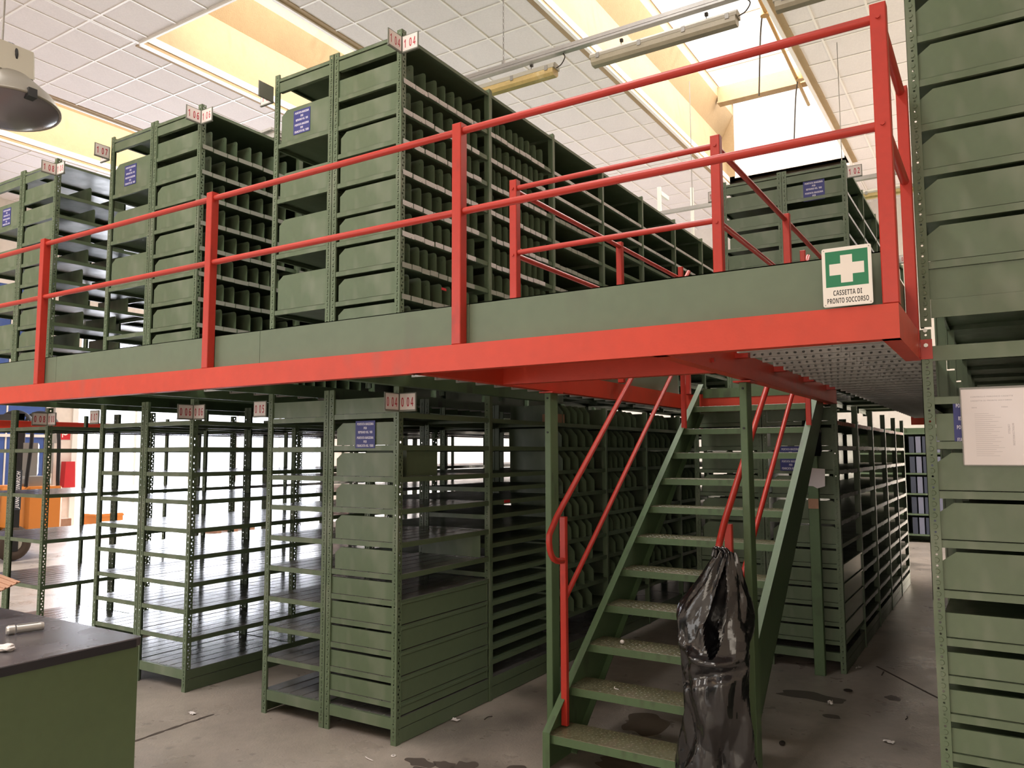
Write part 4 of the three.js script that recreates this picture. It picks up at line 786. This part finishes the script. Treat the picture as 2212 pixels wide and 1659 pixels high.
// ---------------------------------------------------------------- litter on floor and treads
{
  const scraps = [[-2.915, -3.414, 'round white cap lying on the floor near the dark puddle stains', 0], [-2.96, -4.05, 'white bent paper scrap beside the foot of rack 004', 1], [-4.468, -3.275, 'torn white paper scrap near the workbench corner', 1], [-1.05, -5.58, 'crumpled white paper lump on the floor right of the stairs', 2], [-0.642, -5.044, 'torn white paper strip at the bottom right of the floor', 1], [-1.03, -6.62, 'pale paper scrap at the foot of the rack behind the stairs', 1], [-3.0, -3.31, 'thin white splinter on the floor beside the round cap', 3], [-2.815, -4.196, 'dark twig with a pale tip beside the kick plate of rack 004', 3], [-1.54, -5.3, 'dark crumb of dirt under the stairs', 4], [-1.0, -5.95, 'small dark clod behind the right stair column', 4], [-0.6, -5.55, 'dark splinter lying across the right aisle floor', 3], [-1.15, -4.7, 'dark clod at the foot of the right stair column', 4]];
  const white = M.paper, dark = std({ color: 0x2e2722, roughness: 0.9 });
  scraps.forEach(([x, z, label, kind], i) => {
    const q = mulberry(600 + i); let g, mat = white, name = 'paper_scrap';
    if (kind === 0) { g = new THREE.LatheGeometry([[0.006, 0], [0.014, 0], [0.015, 0.004], [0.012, 0.006], [0.006, 0.005]].map(p => new THREE.Vector2(...p)), 16); name = 'bottle_cap'; }
    else if (kind === 3) { g = tube([[-0.035, 0.003, 0], [0, 0.006, 0.006], [0.04, 0.003, -0.004]], 0.0028, 8, 5, true); mat = i === 6 ? white : dark; name = 'splinter'; }
    else if (kind === 4) { g = new THREE.IcosahedronGeometry(0.022, 1).scale(1.4, 0.45, 0.8).translate(0, 0.0085, 0); mat = dark; name = 'dirt_clod'; }
    else { g = new THREE.PlaneGeometry(kind === 2 ? 0.04 : 0.055, 0.03, 6, 4).rotateX(-PI / 2); const p = g.attributes.position; for (let k = 0; k < p.count; k++) p.setY(k, 0.002 + (kind === 2 ? 0.03 : 0.012) * q()); g.computeVertexNormals(); }
    const m = mesh(name, g, mat, scene, true); m.position.set(x, 0.0013, z); m.rotation.y = q() * 6; tag(m, label, name === 'bottle_cap' ? 'cap' : 'litter', 'litter on the floor');
  });
  const onTread = (i, x, dz) => [x, 0.1835 * i - 0.002, -3.70 - 0.238 * (i - 1) - dz];
  const a = tag(mesh('paper_ball', new THREE.IcosahedronGeometry(0.013, 2).scale(1, 0.9, 1), M.paper), 'small white paper ball on a lower stair tread', 'litter'); a.position.set(...onTread(3, -1.93, 0.09)); a.position.y += 0.0125;
  const b = tag(mesh('wire_bit', tube([[0, 0.012, 0], [0, 0.003, 0.004], [0.026, 0.003, 0.008]], 0.0022, 12, 5, true), M.paper, scene, true), 'bent white wire bit on the second stair tread', 'litter'); b.position.set(...onTread(2, -1.87, 0.09));
}

// ---------------------------------------------------------------- far left background beyond the racks
{
  const d = struct('door_1'); d.position.set(WX0 + 0.02, 0, 0);
  for (let i = 0; i < 4; i++) { const z = -8.9 + i * 0.78; mesh('leaf', [chamferBox(0, 0.05, 0.02, 5.2, z, z + 0.74, 0.006), B(0.05, 0.056, 2.2, 2.3, z + 0.04, z + 0.7)], M.blue, d); mesh('joint_strip', B(0.02, 0.06, 0, 5.2, z + 0.745, z + 0.775), M.white, d); }
  mesh('cross_bar', B(0.05, 0.09, 2.02, 2.08, -8.95, -5.8), M.white, d);
  mesh('frame', [B(-0.02, 0.07, 0, 5.3, -9.0, -8.92), B(-0.02, 0.07, 0, 5.3, -5.78, -5.7), B(-0.02, 0.07, 5.2, 5.32, -9.0, -5.7)], M.white, d);
  const pipe = thing('wall_pipe', 'grey pipe with boxes on the pale wall beside the blue doors', 'pipe', [WX0, 0, -9.1]);
  mesh('pipe', tube([[0.06, 0, 0], [0.06, 3, 0]], 0.025, 1, 8), M.greyMetal, pipe); mesh('box', chamferBox(0.005, 0.1, 1.9, 2.1, -0.06, 0.06, 0.006), M.greyMetal, pipe); mesh('box', chamferBox(0.005, 0.14, 0.5, 1.25, 0.03, 0.16, 0.006), M.housing, pipe);
  const hose = thing('fire_hose_sign', 'red and white fire hose sign on the wall beside the loading door', 'sign', [WX0 + 0.006, 2.13, -9.36]);
  const ht = canvasTex(128, 128, (g, w, h) => { g.fillStyle = '#c4202c'; g.fillRect(0, 0, w, h); g.strokeStyle = '#f3ebe6'; g.lineWidth = 12; g.beginPath(); g.arc(74, 56, 26, 0, 7); g.stroke(); g.fillStyle = '#f3ebe6'; g.fillRect(40, 20, 10, 88); });
  const hp = new THREE.Mesh(new THREE.BoxGeometry(0.006, 0.3, 0.26), [std({ map: ht, roughness: 0.4 }), M.fireRed, M.fireRed, M.fireRed, M.fireRed, M.fireRed]); hp.name = 'plate'; hose.add(hp);
  const cover = tag(mesh('hose_cover', [extX([[-0.12, 0.94], [0.12, 0.94], [0.1, 1.5], [-0.1, 1.5]], 0.02, 0.2)], M.fireRed), 'red fabric hose cover hanging on the wall under the hose sign', 'cover'); cover.position.set(WX0, 0, -9.42);
  // lift truck seen between the uprights
  const f = thing('forklift', 'orange and grey forklift parked beyond the ground floor racks', 'forklift', [-13.2, 0, -6.5]);
  const ft = canvasTex(96, 512, (g, w, h) => { g.fillStyle = '#3a3f48'; g.fillRect(0, 0, w, h); g.translate(w / 2, h / 2); g.rotate(-PI / 2); g.fillStyle = '#f0eef0'; g.font = 'italic bold 64px sans-serif'; g.textAlign = 'center'; g.textBaseline = 'middle'; g.fillText('JUNGHEINRICH', 0, 0, h - 20); });
  mesh('body', [chamferBox(-1.3, 0, 0.42, 1.14, -0.6, -0.02, 0.05)], M.orange, f); mesh('seat', [chamferBox(-0.7, -0.2, 1.14, 1.3, -0.5, -0.1, 0.04), chamferBox(-0.72, -0.6, 1.3, 1.85, -0.5, -0.1, 0.04)], M.greyMetal, f);
  mesh('counterweight', chamferBox(-1.35, -0.1, 0.25, 0.42, -0.6, 0.02, 0.03), M.black, f);
  const mast = mesh('mast', [B(-0.06, 0.06, 0.15, 2.3, 0.1, 0.2), B(-0.9, -0.78, 0.15, 2.3, 0.1, 0.2), B(-0.9, 0.06, 2.2, 2.3, 0.1, 0.2)], M.black, f);
  const mp = new THREE.Mesh(new THREE.BoxGeometry(0.006, 0.62, 0.11), [std({ map: ft, roughness: 0.4 }), M.black, M.black, M.black, M.black, M.black]); mp.name = 'lettering'; mp.position.set(0.064, 1.1, 0.15); f.add(mp);
  mesh('cab_guard', [tube([[-0.1, 1.14, -0.05], [-0.15, 2.2, -0.1], [-1.1, 2.25, -0.1], [-1.25, 1.14, -0.05]], 0.03, 30, 8, true), tube([[-0.1, 1.14, -0.55], [-0.15, 2.2, -0.5], [-1.1, 2.25, -0.5], [-1.25, 1.14, -0.55]], 0.03, 30, 8, true)], M.black, f);
  for (const [x, z] of [[0.0, 0.16], [-0.95, 0.16]]) { mesh('wheel', new THREE.TorusGeometry(0.19, 0.085, 12, 28).rotateY(PI / 2).translate(x, 0.275, z), M.rubber, f, true); mesh('hub', new THREE.CylinderGeometry(0.12, 0.12, 0.1, 20).rotateZ(PI / 2).translate(x, 0.275, z), M.housing, f, true); }
  for (const x of [-0.2, -0.75]) mesh('fork', B(x - 0.05, x + 0.05, 0.08, 0.12, 0.2, 1.2), M.greyMetal, f);
  const ob = tag(mesh('crate', [chamferBox(-0.25, 0.25, 0, 0.42, -0.3, 0.3, 0.01), chamferBox(-0.26, 0.26, 0.36, 0.4, -0.31, 0.31, 0.004)], M.orange), 'orange crate on the floor by the bright loading door', 'crate'); ob.position.set(-16.2, 0, -9.55);
  const cb = tag(mesh('carton', [chamferBox(-0.3, 0.3, 0, 0.35, -0.25, 0.25, 0.01), B(-0.03, 0.03, 0.35, 0.352, -0.25, 0.25)], M.board), 'brown carton on the floor beneath the hose cover', 'box'); cb.position.set(-16.6, 0, -8.7);
  const pl = thing('pallet_stack', 'grey pallet with flat cartons on the floor before the loading door', 'pallet', [-14.6, 0, -11.2]);
  for (let i = 0; i < 5; i++) mesh('board', B(-0.6, 0.6, 0.1, 0.12, -0.5 + i * 0.22, -0.36 + i * 0.22), M.board, pl); for (const z of [-0.45, 0, 0.42]) mesh('bearer', B(-0.6, 0.6, 0, 0.1, z - 0.05, z + 0.05), M.board, pl);
}

renderer.render(scene, camera);
